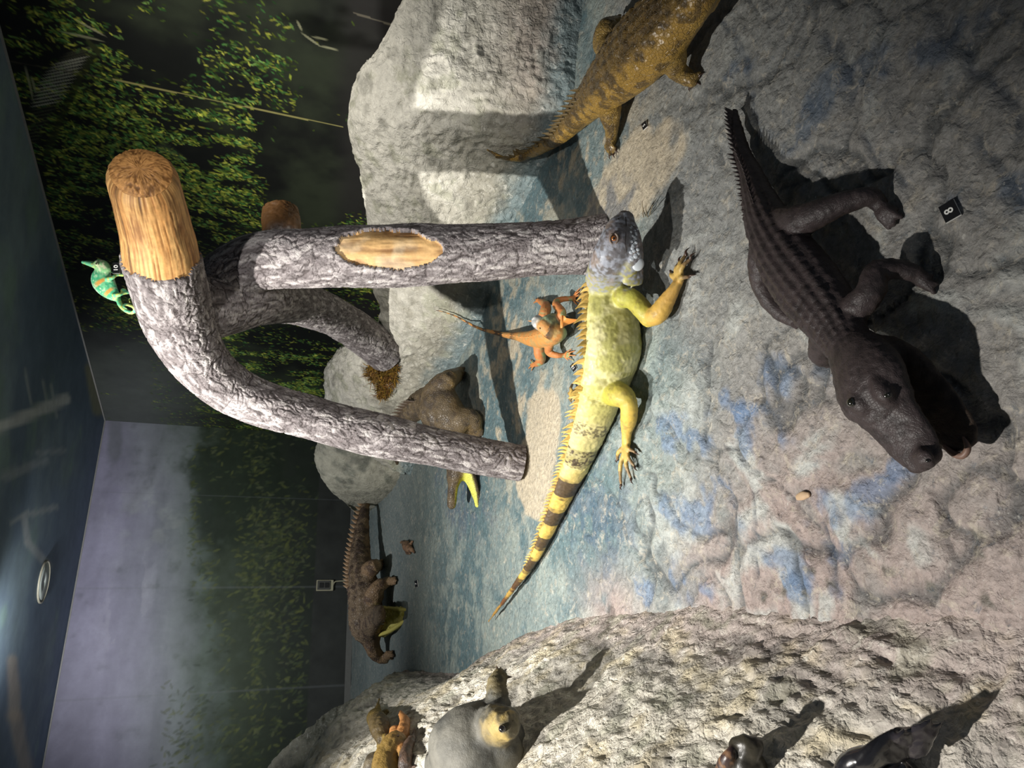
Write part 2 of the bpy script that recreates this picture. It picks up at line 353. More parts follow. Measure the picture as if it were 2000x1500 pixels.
# ------------------------------------------------------------------ terrain: floor and sculpted rocks
def blob(X, Y, px, py, rx, ry=None, z=0.0):
    "soft painted patch of the floor; centre given as a floor point"
    c = at_z(px, py, z); ry = ry or rx
    return np.exp(-(((X-c[0])/rx)**2+((Y-c[1])/ry)**2))
TERR = []
def floor():
    ys = np.concatenate([np.arange(.35, 2.6, .009), np.arange(2.6, 4.5, .014), np.arange(4.5, 9, .04)])
    xs = np.concatenate([np.arange(-5, -1.6, .05), np.arange(-1.6, 1.9, .011), np.arange(1.9, 3.0, .03)])
    X, Y = np.meshgrid(xs, ys, indexing='ij'); P = np.stack([X.ravel(), Y.ravel(), 0*X.ravel()], -1); sh = X.shape
    wq = np.stack([fbm(P*3+9, 3, 71), fbm(P*3+31, 3, 73), 0*X.ravel()], -1)
    n1 = fbm(P*2.2, 4, 51).reshape(sh); n2 = fbm(P*11+wq*1.5, 4, 53).reshape(sh); n3 = fbm(P*30, 3, 57).reshape(sh)
    rd = ridged(P*5.5+wq*2.5, 3, 61).reshape(sh)
    f1, f2 = worley(P*np.array([3.4, 2.6, 1])+wq*.9, 5); crack = sstep(.07, .0, (f2-f1)).reshape(sh)*(n1 > -.1)
    near = sstep(2.7, 1.6, Y+.25*X)
    r2 = ridged(P*16+wq*6, 3, 66).reshape(sh)
    Z = .008*n1+.004*n2+.003*n3+(.0035*(rd-.35)+.005*n3+.0035*(r2-.3))*(.45+.55*near) - crack*.010*near
    # colours: grey-teal wash, sand streaks, blue patches, pinkish grey at the near left, grey at the near right
    teal = s2l([114, 126, 124]); sand = s2l([164, 152, 130]); grey = s2l([124, 122, 118]); blue = s2l([78, 104, 136]); pink = s2l([150, 134, 128]); dteal = s2l([82, 102, 106]); pale = s2l([168, 172, 168])
    c = mixc(dteal, teal, sstep(-.35, .35, n1+n2*.8))
    c = mixc(c, s2l([128, 138, 132]), .75*sstep(.0, .5, n3*.6+n2))
    far = sstep(3.6, 5.2, Y); c = mixc(c, s2l([106, 112, 106]), .65*far)
    c = mixc(c, grey, sstep(2.1, 1.5, Y-.5*X+.3*n1)*.8)
    c = mixc(c, pink, .9*np.clip(blob(X, Y, 1700, 1080, .32, .5)+blob(X, Y, 1900, 1150, .3, .4)+blob(X, Y, 1450, 1180, .16, .3)+blob(X, Y, 1200, 1200, .14, .25), 0, 1)*sstep(-.6, .3, n2+.4))
    c = mixc(c, grey, .85*np.clip(blob(X, Y, 1800, 250, .6, .45)+blob(X, Y, 1990, 500, .4, .3), 0, 1))
    c = mixc(c, pale, .8*sstep(-.05, .5, rd*.8-.35+n2)*np.clip(blob(X, Y, 1500, 980, .35, .45)+blob(X, Y, 1750, 1000, .3, .35)+.35*near, 0, 1))
    st = sstep(.02, .3, n2*.9+n3*.5)
    c = mixc(c, sand, .85*st*np.clip(blob(X, Y, 1000, 820, .35, .55)+blob(X, Y, 1000, 640, .3, .5)+blob(X, Y, 1080, 330, .25, .4)+blob(X, Y, 1180, 230, .3, .3), 0, 1))
    smooth_sand = np.clip(blob(X, Y, 1045, 900, .20, .26)+blob(X, Y, 1060, 800, .10, .2)+blob(X, Y, 1240, 330, .17, .34)+blob(X, Y, 1170, 440, .10, .22)+blob(X, Y, 1050, 980, .07, .2), 0, 1)
    sm = sstep(.42, .62, smooth_sand+.22*n2+.1*n3)
    c = mixc(c, s2l([172, 160, 138]), .9*sm); Z = Z*(1-.75*sm)
    for q in ((1330, 850, .05, .14), (1360, 1010, .045, .15), (1500, 740, .05, .08), (1480, 830, .07, .09), (1340, 1140, .05, .1), (1560, 1120, .035, .09), (1620, 1080, .025, .07), (1560, 1150, .03, .05),
              (1760, 900, .035, .05), (1430, 780, .05, .1), (1400, 950, .04, .08), (1700, 960, .05, .05), (1260, 1150, .04, .05), (1590, 1000, .04, .05)):
        c = mixc(c, blue, .62*sstep(.45, 1.0, blob(X, Y, q[0], q[1], q[2]*1.5, q[3]*1.5)*(1+1.6*n2+.9*n3)))
    for q in ((1530, 260, .05, .2), (1650, 160, .04, .12), (1880, 60, .04, .15), (1960, 380, .03, .12), (1450, 130, .03, .1), (1180, 420, .12, .2), (1010, 320, .1, .25), (1620, 700, .05, .05), (900, 960, .2, .5), (1150, 1000, .2, .3)):
        c = mixc(c, s2l([50, 70, 92]), .6*sstep(.45, 1.0, blob(X, Y, q[0], q[1], q[2]*1.4, q[3]*1.4)*(1+1.5*n2+.9*n3)))
    c = mixc(c, s2l([52, 56, 58]), .75*crack*near)
    # dark painted runs like cracks in the near right
    def run(pts, wd, al=.7, rgb=(44, 54, 66)):
        nonlocal c, Z
        pw = catmull([at_z(*p)[:2] for p in pts], 30); dm = np.full(sh, 9.)
        xo = X+.02*n2; yo = Y+.02*n3
        for a, b in pw: dm = np.minimum(dm, (xo-a)**2+(yo-b)**2)
        k = np.exp(-dm/wd**2); c = mixc(c, s2l(rgb), al*k); Z = Z-.006*k
    run([(1430, 60), (1455, 120), (1470, 230), (1480, 300)], .012); run([(1610, 70), (1650, 120), (1660, 200)], .014); run([(1820, 20), (1900, 130), (1960, 190), (1990, 260)], .012)
    run([(1680, 260), (1720, 330), (1760, 370)], .008); run([(1905, 280), (1960, 350), (2000, 390)], .01); run([(1610, 1030), (1615, 1080), (1630, 1150)], .008, .8)
    run([(1820, 970), (1840, 1030), (1860, 1100)], .009, .7, (60, 56, 56)); run([(1470, 960), (1475, 1060), (1480, 1130)], .006); run([(1400, 30), (1420, 60)], .008)
    for q in ((1585, 1115), (1575, 1160), (1735, 1115), (1810, 1145), (1910, 1085), (1900, 1045), (1530, 1155), (1490, 1165), (1620, 1140), (1925, 1175)):
        c = mixc(c, s2l([84, 82, 74]), .8*sstep(.45, .6, blob(X, Y, *q, .012, .016)+.15*n3))
    V = np.stack([X.ravel(), Y.ravel(), Z.ravel()-.004], -1); F = grid_faces(len(xs), len(ys))
    me = mesh_np('floor', V, F, c.reshape(-1, 3)); TERR.append((V, F))
    tag(link('floor', me, attr_mat('painted_plaster_floor', .62, (('noise', 190, .7, .003), ('noise', 60, .7, .007), ('ridge', 22, .45, .006)), .38, .30, 60, flecks=(([168, 160, 144], 26, .54, .66, .55, .8), ([44, 62, 76], 34, .58, .70, .6, .5), ([186, 184, 176], 85, .60, .70, .6, .3), ([52, 56, 60], 120, .62, .72, .6, .2)))), kind='structure')
floor()
ROCK = attr_mat('crumpled_rock', .66, (('noise', 150, .6, .003), ('ridge', 34, .6, .005)), .35, .2, 18, flecks=(([226, 222, 210], 30, .55, .68, .55, .9), ([96, 94, 84], 42, .60, .72, .55, .6), ([70, 68, 64], 110, .63, .72, .5, .2)))
ROCK2 = attr_mat('smooth_rock', .75, (('noise', 90, .5, .004), ('ridge', 22, .5, .006)), .3, .18, 14, flecks=(([176, 172, 156], 22, .55, .68, .5, .9), ([70, 70, 62], 30, .60, .72, .5, .6)))
def rock(name, cols, back, label, paint, nu=260, nv=150, amp=.012, fr=9., big=.03, mat=ROCK, seed=0, power=1.0, cat='rock', soft=.45):
    """A sculpted mound: every column runs from the ground up over a dome to its crest and down the far side."""
    B = []; C = []
    for b, c in cols:
        B.append(at_z(*b) if len(b) == 2 else np.array(b)); C.append(at_d(*c[1:]) if c[0] == 'p' else np.array(c[1:]))
    B = catmull(B, nu); C = catmull(C, nu); K = C+np.array(back); K[:, 2] = 0
    B[:, 2] = 0
    rows = []
    for t in np.linspace(0, 1, int(nv*.7)):
        a = t*math.pi/2; h = (1-soft)*(1-math.cos(a)**power)+soft*t; v = (1-soft)*math.sin(a)+soft*math.sin(a)**1.5
        q = B+(C-B)*h; q[:, 2] = C[:, 2]*v-.03*(1-t)
        rows.append(q)
    for t in np.linspace(0, 1, nv-int(nv*.7)+1)[1:]:
        a = t*math.pi/2; q = C+(K-C)*math.sin(a); q[:, 2] = C[:, 2]*math.cos(a)-.02; rows.append(q)
    V = np.stack(rows, 1).reshape(-1, 3); nvv = len(rows); F = grid_faces(nu, nvv)
    N = normals_of(V, F)
    if N[:, 2].mean() < 0: F = F[:, ::-1]; N = -N
    wq = np.stack([fbm(V*2.5+3, 3, seed+1), fbm(V*2.5+13, 3, seed+2), fbm(V*2.5+23, 3, seed+3)], -1)
    lumps = fbm(V*2.2+seed, 3, seed+5); rd = ridged(V*fr*1.5*np.array([1, .6, 1])+wq*1.1, 3, seed+6); rd2 = ridged(V*fr*4.2*np.array([1, .55, 1])+wq*1.6, 2, seed+8)
    edge = sstep(0, .06, V[:, 2]+.03)
    tex = .55+.45*sstep(-.3, .3, fbm(V*1.7, 2, seed+12)); rs = np.sign(rd)*np.abs(rd)**1.6
    V = V+N*((big*lumps+tex*amp*(1.1*(rs-.2)+.6*(rd2-.3)+.55*fbm(V*40, 2, seed+13)+.5*fbm(V*16+wq, 2, seed+14)))*(.35+.65*edge))[:, None]
    for nn in (nR, nL):
        d = (V[:, :2]-KC)@nn; V[:, :2] += nn[None]*np.maximum(.012-d, 0)[:, None]
    col = paint(V, lumps, rd, rd2, fbm(V*14, 4, seed+9))
    me = mesh_np(name, V, F, np.clip(col, 0, 1)); TERR.append((V, F))
    return tag(link(name, me, mat), label, cat)
def p_ridge(V, l, r, r2, n):
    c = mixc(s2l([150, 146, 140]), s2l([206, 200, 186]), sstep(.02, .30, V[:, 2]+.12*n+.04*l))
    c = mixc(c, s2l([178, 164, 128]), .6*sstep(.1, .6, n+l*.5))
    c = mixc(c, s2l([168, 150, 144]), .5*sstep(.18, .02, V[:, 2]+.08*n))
    c = mixc(c, s2l([124, 128, 104]), .45*sstep(.15, .5, -n+.1*l))
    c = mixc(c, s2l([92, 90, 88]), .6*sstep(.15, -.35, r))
    return c
def p_boulder(V, l, r, r2, n):
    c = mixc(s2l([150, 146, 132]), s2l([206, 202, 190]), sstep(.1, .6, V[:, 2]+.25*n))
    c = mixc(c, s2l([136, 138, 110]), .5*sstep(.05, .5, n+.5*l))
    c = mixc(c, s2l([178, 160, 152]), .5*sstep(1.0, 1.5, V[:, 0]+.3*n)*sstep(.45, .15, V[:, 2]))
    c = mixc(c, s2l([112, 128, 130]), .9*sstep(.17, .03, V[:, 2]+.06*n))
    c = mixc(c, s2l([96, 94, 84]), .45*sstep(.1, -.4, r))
    return c
def p_grey(V, l, r, r2, n):
    c = mixc(s2l([112, 112, 98]), s2l([154, 150, 132]), sstep(-.3, .4, n+l))
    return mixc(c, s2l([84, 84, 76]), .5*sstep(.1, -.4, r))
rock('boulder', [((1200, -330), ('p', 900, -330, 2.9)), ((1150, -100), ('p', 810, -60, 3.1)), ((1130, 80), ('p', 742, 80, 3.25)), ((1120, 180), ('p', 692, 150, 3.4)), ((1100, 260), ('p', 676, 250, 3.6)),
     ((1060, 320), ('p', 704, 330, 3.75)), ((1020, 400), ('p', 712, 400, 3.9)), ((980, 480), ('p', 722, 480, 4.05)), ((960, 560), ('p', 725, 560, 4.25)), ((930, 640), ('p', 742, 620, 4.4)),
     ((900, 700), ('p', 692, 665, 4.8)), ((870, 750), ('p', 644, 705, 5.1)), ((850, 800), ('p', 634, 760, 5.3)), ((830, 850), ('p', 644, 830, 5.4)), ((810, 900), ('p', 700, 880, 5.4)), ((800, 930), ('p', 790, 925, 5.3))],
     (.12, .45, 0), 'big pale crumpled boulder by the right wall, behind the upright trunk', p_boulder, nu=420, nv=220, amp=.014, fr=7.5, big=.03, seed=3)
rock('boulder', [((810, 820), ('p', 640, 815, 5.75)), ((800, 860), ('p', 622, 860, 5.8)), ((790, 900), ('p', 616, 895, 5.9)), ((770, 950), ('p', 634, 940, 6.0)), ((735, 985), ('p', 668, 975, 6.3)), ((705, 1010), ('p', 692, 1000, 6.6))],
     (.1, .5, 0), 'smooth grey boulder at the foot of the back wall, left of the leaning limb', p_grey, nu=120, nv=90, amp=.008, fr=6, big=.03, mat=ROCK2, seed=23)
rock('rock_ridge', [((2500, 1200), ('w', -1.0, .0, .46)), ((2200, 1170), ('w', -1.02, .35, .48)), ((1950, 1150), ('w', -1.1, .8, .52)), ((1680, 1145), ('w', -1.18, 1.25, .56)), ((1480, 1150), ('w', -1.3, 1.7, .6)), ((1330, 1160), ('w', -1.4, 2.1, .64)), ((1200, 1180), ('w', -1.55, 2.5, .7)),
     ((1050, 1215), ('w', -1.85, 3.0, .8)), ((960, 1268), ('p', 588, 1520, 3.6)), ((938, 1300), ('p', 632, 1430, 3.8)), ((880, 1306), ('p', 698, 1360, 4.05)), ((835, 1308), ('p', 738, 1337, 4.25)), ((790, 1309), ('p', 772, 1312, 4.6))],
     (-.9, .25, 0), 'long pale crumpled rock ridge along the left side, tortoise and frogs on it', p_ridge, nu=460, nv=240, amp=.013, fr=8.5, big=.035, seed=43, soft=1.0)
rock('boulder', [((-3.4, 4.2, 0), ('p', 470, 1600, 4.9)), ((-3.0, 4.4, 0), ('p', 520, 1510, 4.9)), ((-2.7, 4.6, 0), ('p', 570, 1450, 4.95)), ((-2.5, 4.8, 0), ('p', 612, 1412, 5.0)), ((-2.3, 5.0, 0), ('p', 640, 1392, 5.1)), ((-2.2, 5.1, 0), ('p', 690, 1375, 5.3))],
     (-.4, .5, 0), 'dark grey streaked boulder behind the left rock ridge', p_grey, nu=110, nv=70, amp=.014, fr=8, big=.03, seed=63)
_vv = []; _ff = []; _o = 0
for V_, F_ in TERR: _vv.append(V_); _ff.append(F_+_o); _o += len(V_)
BVH = BVHTree.FromPolygons([tuple(v) for v in np.vstack(_vv)], [tuple(int(i) for i in f) for f in np.vstack(_ff)])
def hit(x, y):
    "the point of the modelled ground that lies along a sight line"
    d = ray(x, y); d = d/np.linalg.norm(d); r = BVH.ray_cast(Vector(CAM), Vector(d)); return np.array(r[0]) if r[0] is not None else at_z(x, y)
def ground(x, y):
    r = BVH.ray_cast(Vector((x, y, 2.4)), Vector((0, 0, -1))); return r[0][2] if r[0] is not None else 0.0
def gn(P):
    r = BVH.ray_cast(Vector((P[0], P[1], P[2]+.3)), Vector((0, 0, -1))); return np.array(r[1])*(1 if r[1][2] > 0 else -1) if r[0] is not None else np.array([0, 0, 1.])

# ------------------------------------------------------------------ tubes (logs)
def frame_tube(P, up=(0, 0, 1)):
    T = np.gradient(P, axis=0); T /= np.linalg.norm(T, axis=1)[:, None]
    U = np.array(up, float); U = U/np.linalg.norm(U); A = []; Bn = []
    a = np.cross(T[0], U); a /= np.linalg.norm(a)
    for t in T:
        a = a-t*(a@t); a /= np.linalg.norm(a); A.append(a); Bn.append(np.cross(a, t))
    return T, np.array(A), np.array(Bn)
def log_mesh(pts, radii, n, m, seed, shape=.055, bark=.0052, rlen=1.0):
    P = catmull(pts, n); R = catmull(np.array(radii)[:, None], n)[:, 0]
    T, A, B = frame_tube(P); L = np.concatenate([[0], np.cumsum(np.linalg.norm(np.diff(P, axis=0), axis=1))])
    th = np.arange(m)/m*2*math.pi
    dirs = A[:, None]*np.cos(th)[None, :, None]+B[:, None]*np.sin(th)[None, :, None]
    LL = np.repeat(L[:, None], m, 1); TH = np.repeat(th[None], n, 0); c = np.stack([np.cos(TH)*R[:, None], np.sin(TH)*R[:, None], LL*rlen], -1).reshape(-1, 3)
    wq = np.stack([fbm(c*6+2, 3, seed), fbm(c*6+12, 3, seed+1), 0*c[:, 0]], -1)
    big = fbm(c*3.5, 2, seed+3).reshape(n, m)
    s = c*np.array([1, 1, .42])
    f1, f2 = worley(s*np.array([1, 1, .8])*36+wq*3.2, seed+4); f3, f4 = worley(s*80+wq*5, seed+5)
    plate = sstep(.0, .15, f2-f1).reshape(n, m); pl2 = sstep(0, .22, f4-f3).reshape(n, m); fine = ridged(s*40+wq*5, 3, seed+6).reshape(n, m)
    hgt = shape*R[:, None]*big*2+bark*(.75*plate+.3*pl2+.22*fine+.4*fbm(s*30, 3, seed+8).reshape(n, m)-.8)
    V = P[:, None]+dirs*(R[:, None]+hgt)[..., None]
    return dict(V=V, P=P, R=R, L=LL, TH=TH, plate=plate, pl2=pl2, fine=fine, n=n, m=m, c=c, T=T, dirs=dirs, big=big)
BARK = attr_mat('grey_bark', .8, (('noise', 170, .6, .003), ('ridge', 55, .5, .003)), .3, .22, 45)
WOOD = attr_mat('bare_orange_wood', .62, (('noise', 60, .35, .004),), .4, .2, 30)
def bark_col(g):
    n = fbm(g['c']*9, 3, 88); n2 = fbm(g['c']*np.array([70, 70, 22]), 3, 89)
    c = mixc(s2l([112, 105, 105]), s2l([160, 153, 152]), sstep(-.35, .4, n2+.4*n+.3*(g['fine'].ravel()-.3)))
    c = mixc(c, s2l([58, 51, 50]), .85*sstep(.55, .1, g['plate'].ravel()))
    c = mixc(c, s2l([78, 70, 69]), .45*sstep(.5, .1, g['pl2'].ravel()))
    return mixc(c, s2l([190, 184, 180]), .6*sstep(.25, .5, n2+.2*n))
def submesh(name, V, F, keep, col):
    F = F[keep]; u, inv = np.unique(F, return_inverse=True)
    return mesh_np(name, V[u], inv.reshape(F.shape), col[u])
# ------------------------------------------------------------------ the three-legged log
base_c = at_z(1168, 480); 
tree = empty('log_arch', (base_c[0], base_c[1], 0), 'thick grey bark log forking into three legs, sawn orange end at the top', 'tree trunk')
def end_cap(P, T, R, seed, g, dome=.015, nr=26):
    "closing face: rings run from the rim vertices to the centre with radial cracks"
    rim = g; m = len(rim); c = rim.mean(0); V = []; col = []
    for k in range(nr+1):
        f = 1-k/nr; q = c+(rim-c)*f; th = np.arange(m)/m*2*math.pi
        rad = np.stack([np.cos(th)*3, np.sin(th)*3, np.full(m, f*1.2)], -1)
        wr = np.stack([fbm(rad*1.3+f*2, 2, seed+5), fbm(rad*1.3+9+f*2, 2, seed+6), 0*th], -1); n = ridged(rad*1.5+wr*1.3+f*.8, 3, seed)+.5*fbm(rad*5+f*3, 3, seed+2)
        q = q+T*(dome*(1-f**3)+.003*(n-.3)*min(1, f*3))[:, None]
        V.append(q); col.append(mixc(s2l([120, 80, 40]), s2l([196, 142, 82]), sstep(-.3, .8, n)))
    return np.array(V), np.array(col)
# long limb: from the sawn end over the fork and down to the floor on the left
fL = hit(1022, 905); dL_ = (fL-CAM)@AX_F
Lp = [(276, 338, 2.10), (290, 390, 2.22), (305, 450, 2.34), (320, 530, 2.48), (341, 598, 2.62), (359, 652, 2.70), (397, 712, 2.79), (455, 762, 2.87), (530, 794, 2.93), (620, 820, 3.0), (720, 846, 3.07), (820, 867, 3.13), (930, 890, dL_-.04), (1018, 905, dL_)]
Lr = [.108, .114, .121, .132, .135, .122, .101, .094, .091, .090, .090, .089, .086, .084]
g = log_mesh([at_d(*q) for q in Lp], Lr, 620, 190, 11)
n, m = g['n'], g['m']
cut = np.interp(520, [q[1] for q in Lp[:6]], [i/(len(Lp)-1) for i in range(6)])
tt = np.linspace(0, 1, n)[:, None]+0*g['TH']
edge = cut-.035*.5+.014*fbm(np.stack([np.cos(g['TH'])*2.5, np.sin(g['TH'])*2.5, g['L']*6], -1).reshape(-1, 3), 4, 5).reshape(n, m)
wood = tt < edge
lon = np.stack([np.cos(g['TH'])*5, np.sin(g['TH'])*5, g['L']*2.2], -1).reshape(-1, 3)
lw = fbm(lon*1.0, 2, 60)[:, None]*np.array([1, 1, 0])*1.2
grain = ridged(lon*np.array([3.2, 3.2, 2.2])+lw*1.6, 4, 61).reshape(n, m); g2 = fbm(lon*np.array([5, 5, 2.5]), 3, 63).reshape(n, m)
Vl = g['P'][:, None]+g['dirs']*(g['R'][:, None]*(1+.1*g['big'])+np.where(wood, -.009+.0013*grain+.0026*g2, 0))[..., None]
Vm = np.where(wood[..., None], Vl, g['V'])
# round the sawn end over
nr = 10
nr = 16
for i in range(nr):
    f = 1-.13*(1-i/nr)**2.2; Vm[i] = g['P'][i]+(Vm[i]-g['P'][i])*f
V = Vm.reshape(-1, 3); F = grid_faces(n, m, True); bc = bark_col(g)
g3 = fbm(lon*np.array([12, 12, 3])+lw*2, 3, 66)
wc = mixc(s2l([136, 92, 48]), s2l([206, 160, 100]), sstep(-.45, .55, .45*grain.ravel()+.5*g2.ravel()+.9*g3)); wc = mixc(wc, s2l([74, 46, 24]), .8*sstep(.16, .02, np.abs(fbm(lon*np.array([1.6, 1.6, .5])+lw*.7, 2, 67)))*sstep(.0, .3, fbm(lon*.7, 2, 68))); wc = mixc(wc, s2l([178, 116, 56]), .5*sstep(0, .5, fbm(lon*.8, 2, 64)))
fw = wood.reshape(-1)[F].mean(1) > .5
capV, capC = end_cap(None, -g['T'][0], None, 70, Vm[0], .02)
capF = grid_faces(len(capV), m, True)+0
part('limb', submesh('limb', V, F, ~fw, bc), BARK, tree)['label'] = 'long bark-covered limb curving down to the floor'
me = submesh('sawn_end', np.vstack([V, capV.reshape(-1, 3)]), np.vstack([F[:, ::-1], capF+len(V)]), np.concatenate([fw, np.ones(len(capF), bool)]), np.vstack([wc, capC.reshape(-1, 3)]))
part('sawn_end', me, WOOD, tree)['label'] = 'bare orange wood end with radial cracks'
# pale sawn foot of that limb
fc = Vm[-1]; cV, cC = end_cap(None, g['T'][-1], None, 75, fc, .0, 6); part('cut_foot', mesh_np('cut_foot', cV.reshape(-1, 3), grid_faces(len(cV), m, True)[:, ::-1], mixc(cC.reshape(-1, 3)*0+s2l([190, 184, 176]), s2l([120, 110, 100]), .3)), WOOD, tree)
# upright trunk with its oval bare patch
fC = hit(1168, 480); dC = (fC-CAM)@AX_F
Cp = [(392, 590, 2.86), (440, 545, 2.86), (500, 512, 2.84), (600, 505, 2.82), (720, 500, 2.80), (850, 496, 2.78), (980, 490, 2.77), (1090, 483, 2.76), (1150, 479, 2.755), (1185, 477, 2.75)]
Cr = [.10, .108, .112, .117, .122, .118, .112, .107, .112, .12]
g = log_mesh([at_d(*q) for q in Cp], Cr, 560, 180, 31)
n, m = g['n'], g['m']; V0 = g['V']
vv = V0.reshape(-1, 3)-CAM; zz = vv@AX_F; pxx = 1000+FPX*(vv@AX_D)/zz; pyy = 750-FPX*(vv@AX_R)/zz
face_cam = ((g['dirs'].reshape(-1, 3))*(-vv)).sum(1) > 0
nz_ = fbm(g['c']*18, 3, 77)
ell = ((pxx-758)/103)**2+((pyy-487-(pxx-758)*.02)/40)**2 + .25*nz_
patch = (ell < 1)*face_cam
lon = g['c']*np.array([42, 42, 9]); grain = ridged(lon*.5, 4, 81)
Vp = (g['P'][:, None]+g['dirs']*(g['R'][:, None]*(1+.12*g['big'])-.011+.004*grain.reshape(n, m))[..., None]).reshape(-1, 3)
lip = np.exp(-((ell-1.12)/.16)**2)*face_cam
V = np.where(patch[:, None] > 0, Vp, V0.reshape(-1, 3)+g['dirs'].reshape(-1, 3)*(.005*lip)[:, None])
F = grid_faces(n, m, True); fp = patch[F].mean(1) > .5
wc = mixc(s2l([128, 90, 50]), s2l([204, 164, 108]), sstep(-.1, .75, grain)); wc = mixc(wc, s2l([204, 192, 164]), .35*sstep(.1, .6, fbm(g['c']*12, 3, 83)))
part('trunk', submesh('trunk', V, F, ~fp, bark_col(g)), BARK, tree)['label'] = 'upright bark-covered trunk'
part('bare_patch', submesh('bare_patch', V, F[:, :], fp, wc), WOOD, tree)['label'] = 'oval patch of bare orange wood'
# the hind limb leaning back onto the boulder
hB = hit(744, 682); dB = (hB-CAM)@AX_F
Bp = [(375, 600, 2.74), (440, 596, 2.86), (510, 585, 3.02), (580, 592, 3.02+(dB-3.02)*.25), (650, 617, 3.02+(dB-3.02)*.55), (700, 648, 3.02+(dB-3.02)*.8), (752, 688, dB+.02)]
Br = [.13, .118, .105, .105, .108, .112, .125]
g = log_mesh([at_d(*q) for q in Bp], Br, 380, 150, 51); part('limb', mesh_np('limb', g['V'].reshape(-1, 3), grid_faces(g['n'], g['m'], True), bark_col(g)), BARK, tree)['label'] = 'shorter bark limb leaning back onto the boulder'
# short sawn stub behind the trunk
g = log_mesh([at_d(555, 520, 2.92), at_d(552, 470, 3.0), at_d(549, 430, 3.08), at_d(548, 412, 3.1)], [.07, .072, .074, .07], 90, 90, 57)
part('branch_stub', mesh_np('branch_stub', g['V'].reshape(-1, 3), grid_faces(g['n'], g['m'], True), mixc(bark_col(g)*0+s2l([120, 84, 48]), bark_col(g), sstep(.45, .25, np.repeat(np.linspace(0, 1, g['n']), g['m'])))), WOOD, tree)
cV, cC = end_cap(None, g['T'][-1], None, 59, g['V'][-1], .012, 12); part('stub_face', mesh_np('stub_face', cV.reshape(-1, 3), grid_faces(len(cV), g['m'], True)[:, ::-1], cC.reshape(-1, 3)), WOOD, tree)
# ------------------------------------------------------------------ animals: one continuous skin per body
def Z(*a): return at_z(*a)
def tube(p, r, h=None, col=(128, 128, 128), up=(0, 0, 1), n=None, hb=1.0, u=None, m=20, capk=1.0):
    return dict(p=np.array([np.asarray(q, float) for q in p]), r=np.array(r, float), h=np.array(h if h is not None else r, float), col=col, up=up, n=n or max(8, len(p)*6), hb=hb, u=u, m=m, capk=capk)
def _tube_eval(t):
    n = t['n']; P = catmull(t['p'], n); r = catmull(t['r'][:, None], n)[:, 0]; h = catmull(t['h'][:, None], n)[:, 0]
    r = np.maximum(r, 5e-4); h = np.maximum(h, 5e-4)
    T = np.gradient(P, axis=0); T /= np.maximum(np.linalg.norm(T, axis=1), 1e-9)[:, None]
    up = np.array(t['up'], float); B = up-T*(T@up)[:, None]; B /= np.maximum(np.linalg.norm(B, axis=1), 1e-6)[:, None]; A = np.cross(T, B)
    u = catmull(np.array(t['u'], float)[:, None], n)[:, 0] if t['u'] is not None else np.linspace(0, 1, n)
    return P, r, h, T, A, B, u
def _tube_mesh(t):
    P, r, h, T, A, B, u = _tube_eval(t); m = t['m']; th = np.arange(m)/m*2*math.pi
    rings = []
    def ring(c, rr, hh, a, b):
        s = np.sin(th); return c+a*(np.cos(th)*rr)[:, None]+b*(np.where(s < 0, s*t['hb'], s)*hh)[:, None]
    for k in (0.0, .5, .85): rings.append(ring(P[0]-T[0]*min(r[0], h[0])*t['capk']*math.cos(k*math.pi/2), max(r[0]*math.sin(k*math.pi/2), 1e-4), max(h[0]*math.sin(k*math.pi/2), 1e-4), A[0], B[0]))
    for i in range(len(P)): rings.append(ring(P[i], r[i], h[i], A[i], B[i]))
    for k in (.85, .5, 0.0): rings.append(ring(P[-1]+T[-1]*min(r[-1], h[-1])*t['capk']*math.cos(k*math.pi/2), max(r[-1]*math.sin(k*math.pi/2), 1e-4), max(h[-1]*math.sin(k*math.pi/2), 1e-4), A[-1], B[-1]))
    V = np.vstack(rings); F = grid_faces(len(rings), m, True)
    return V, F
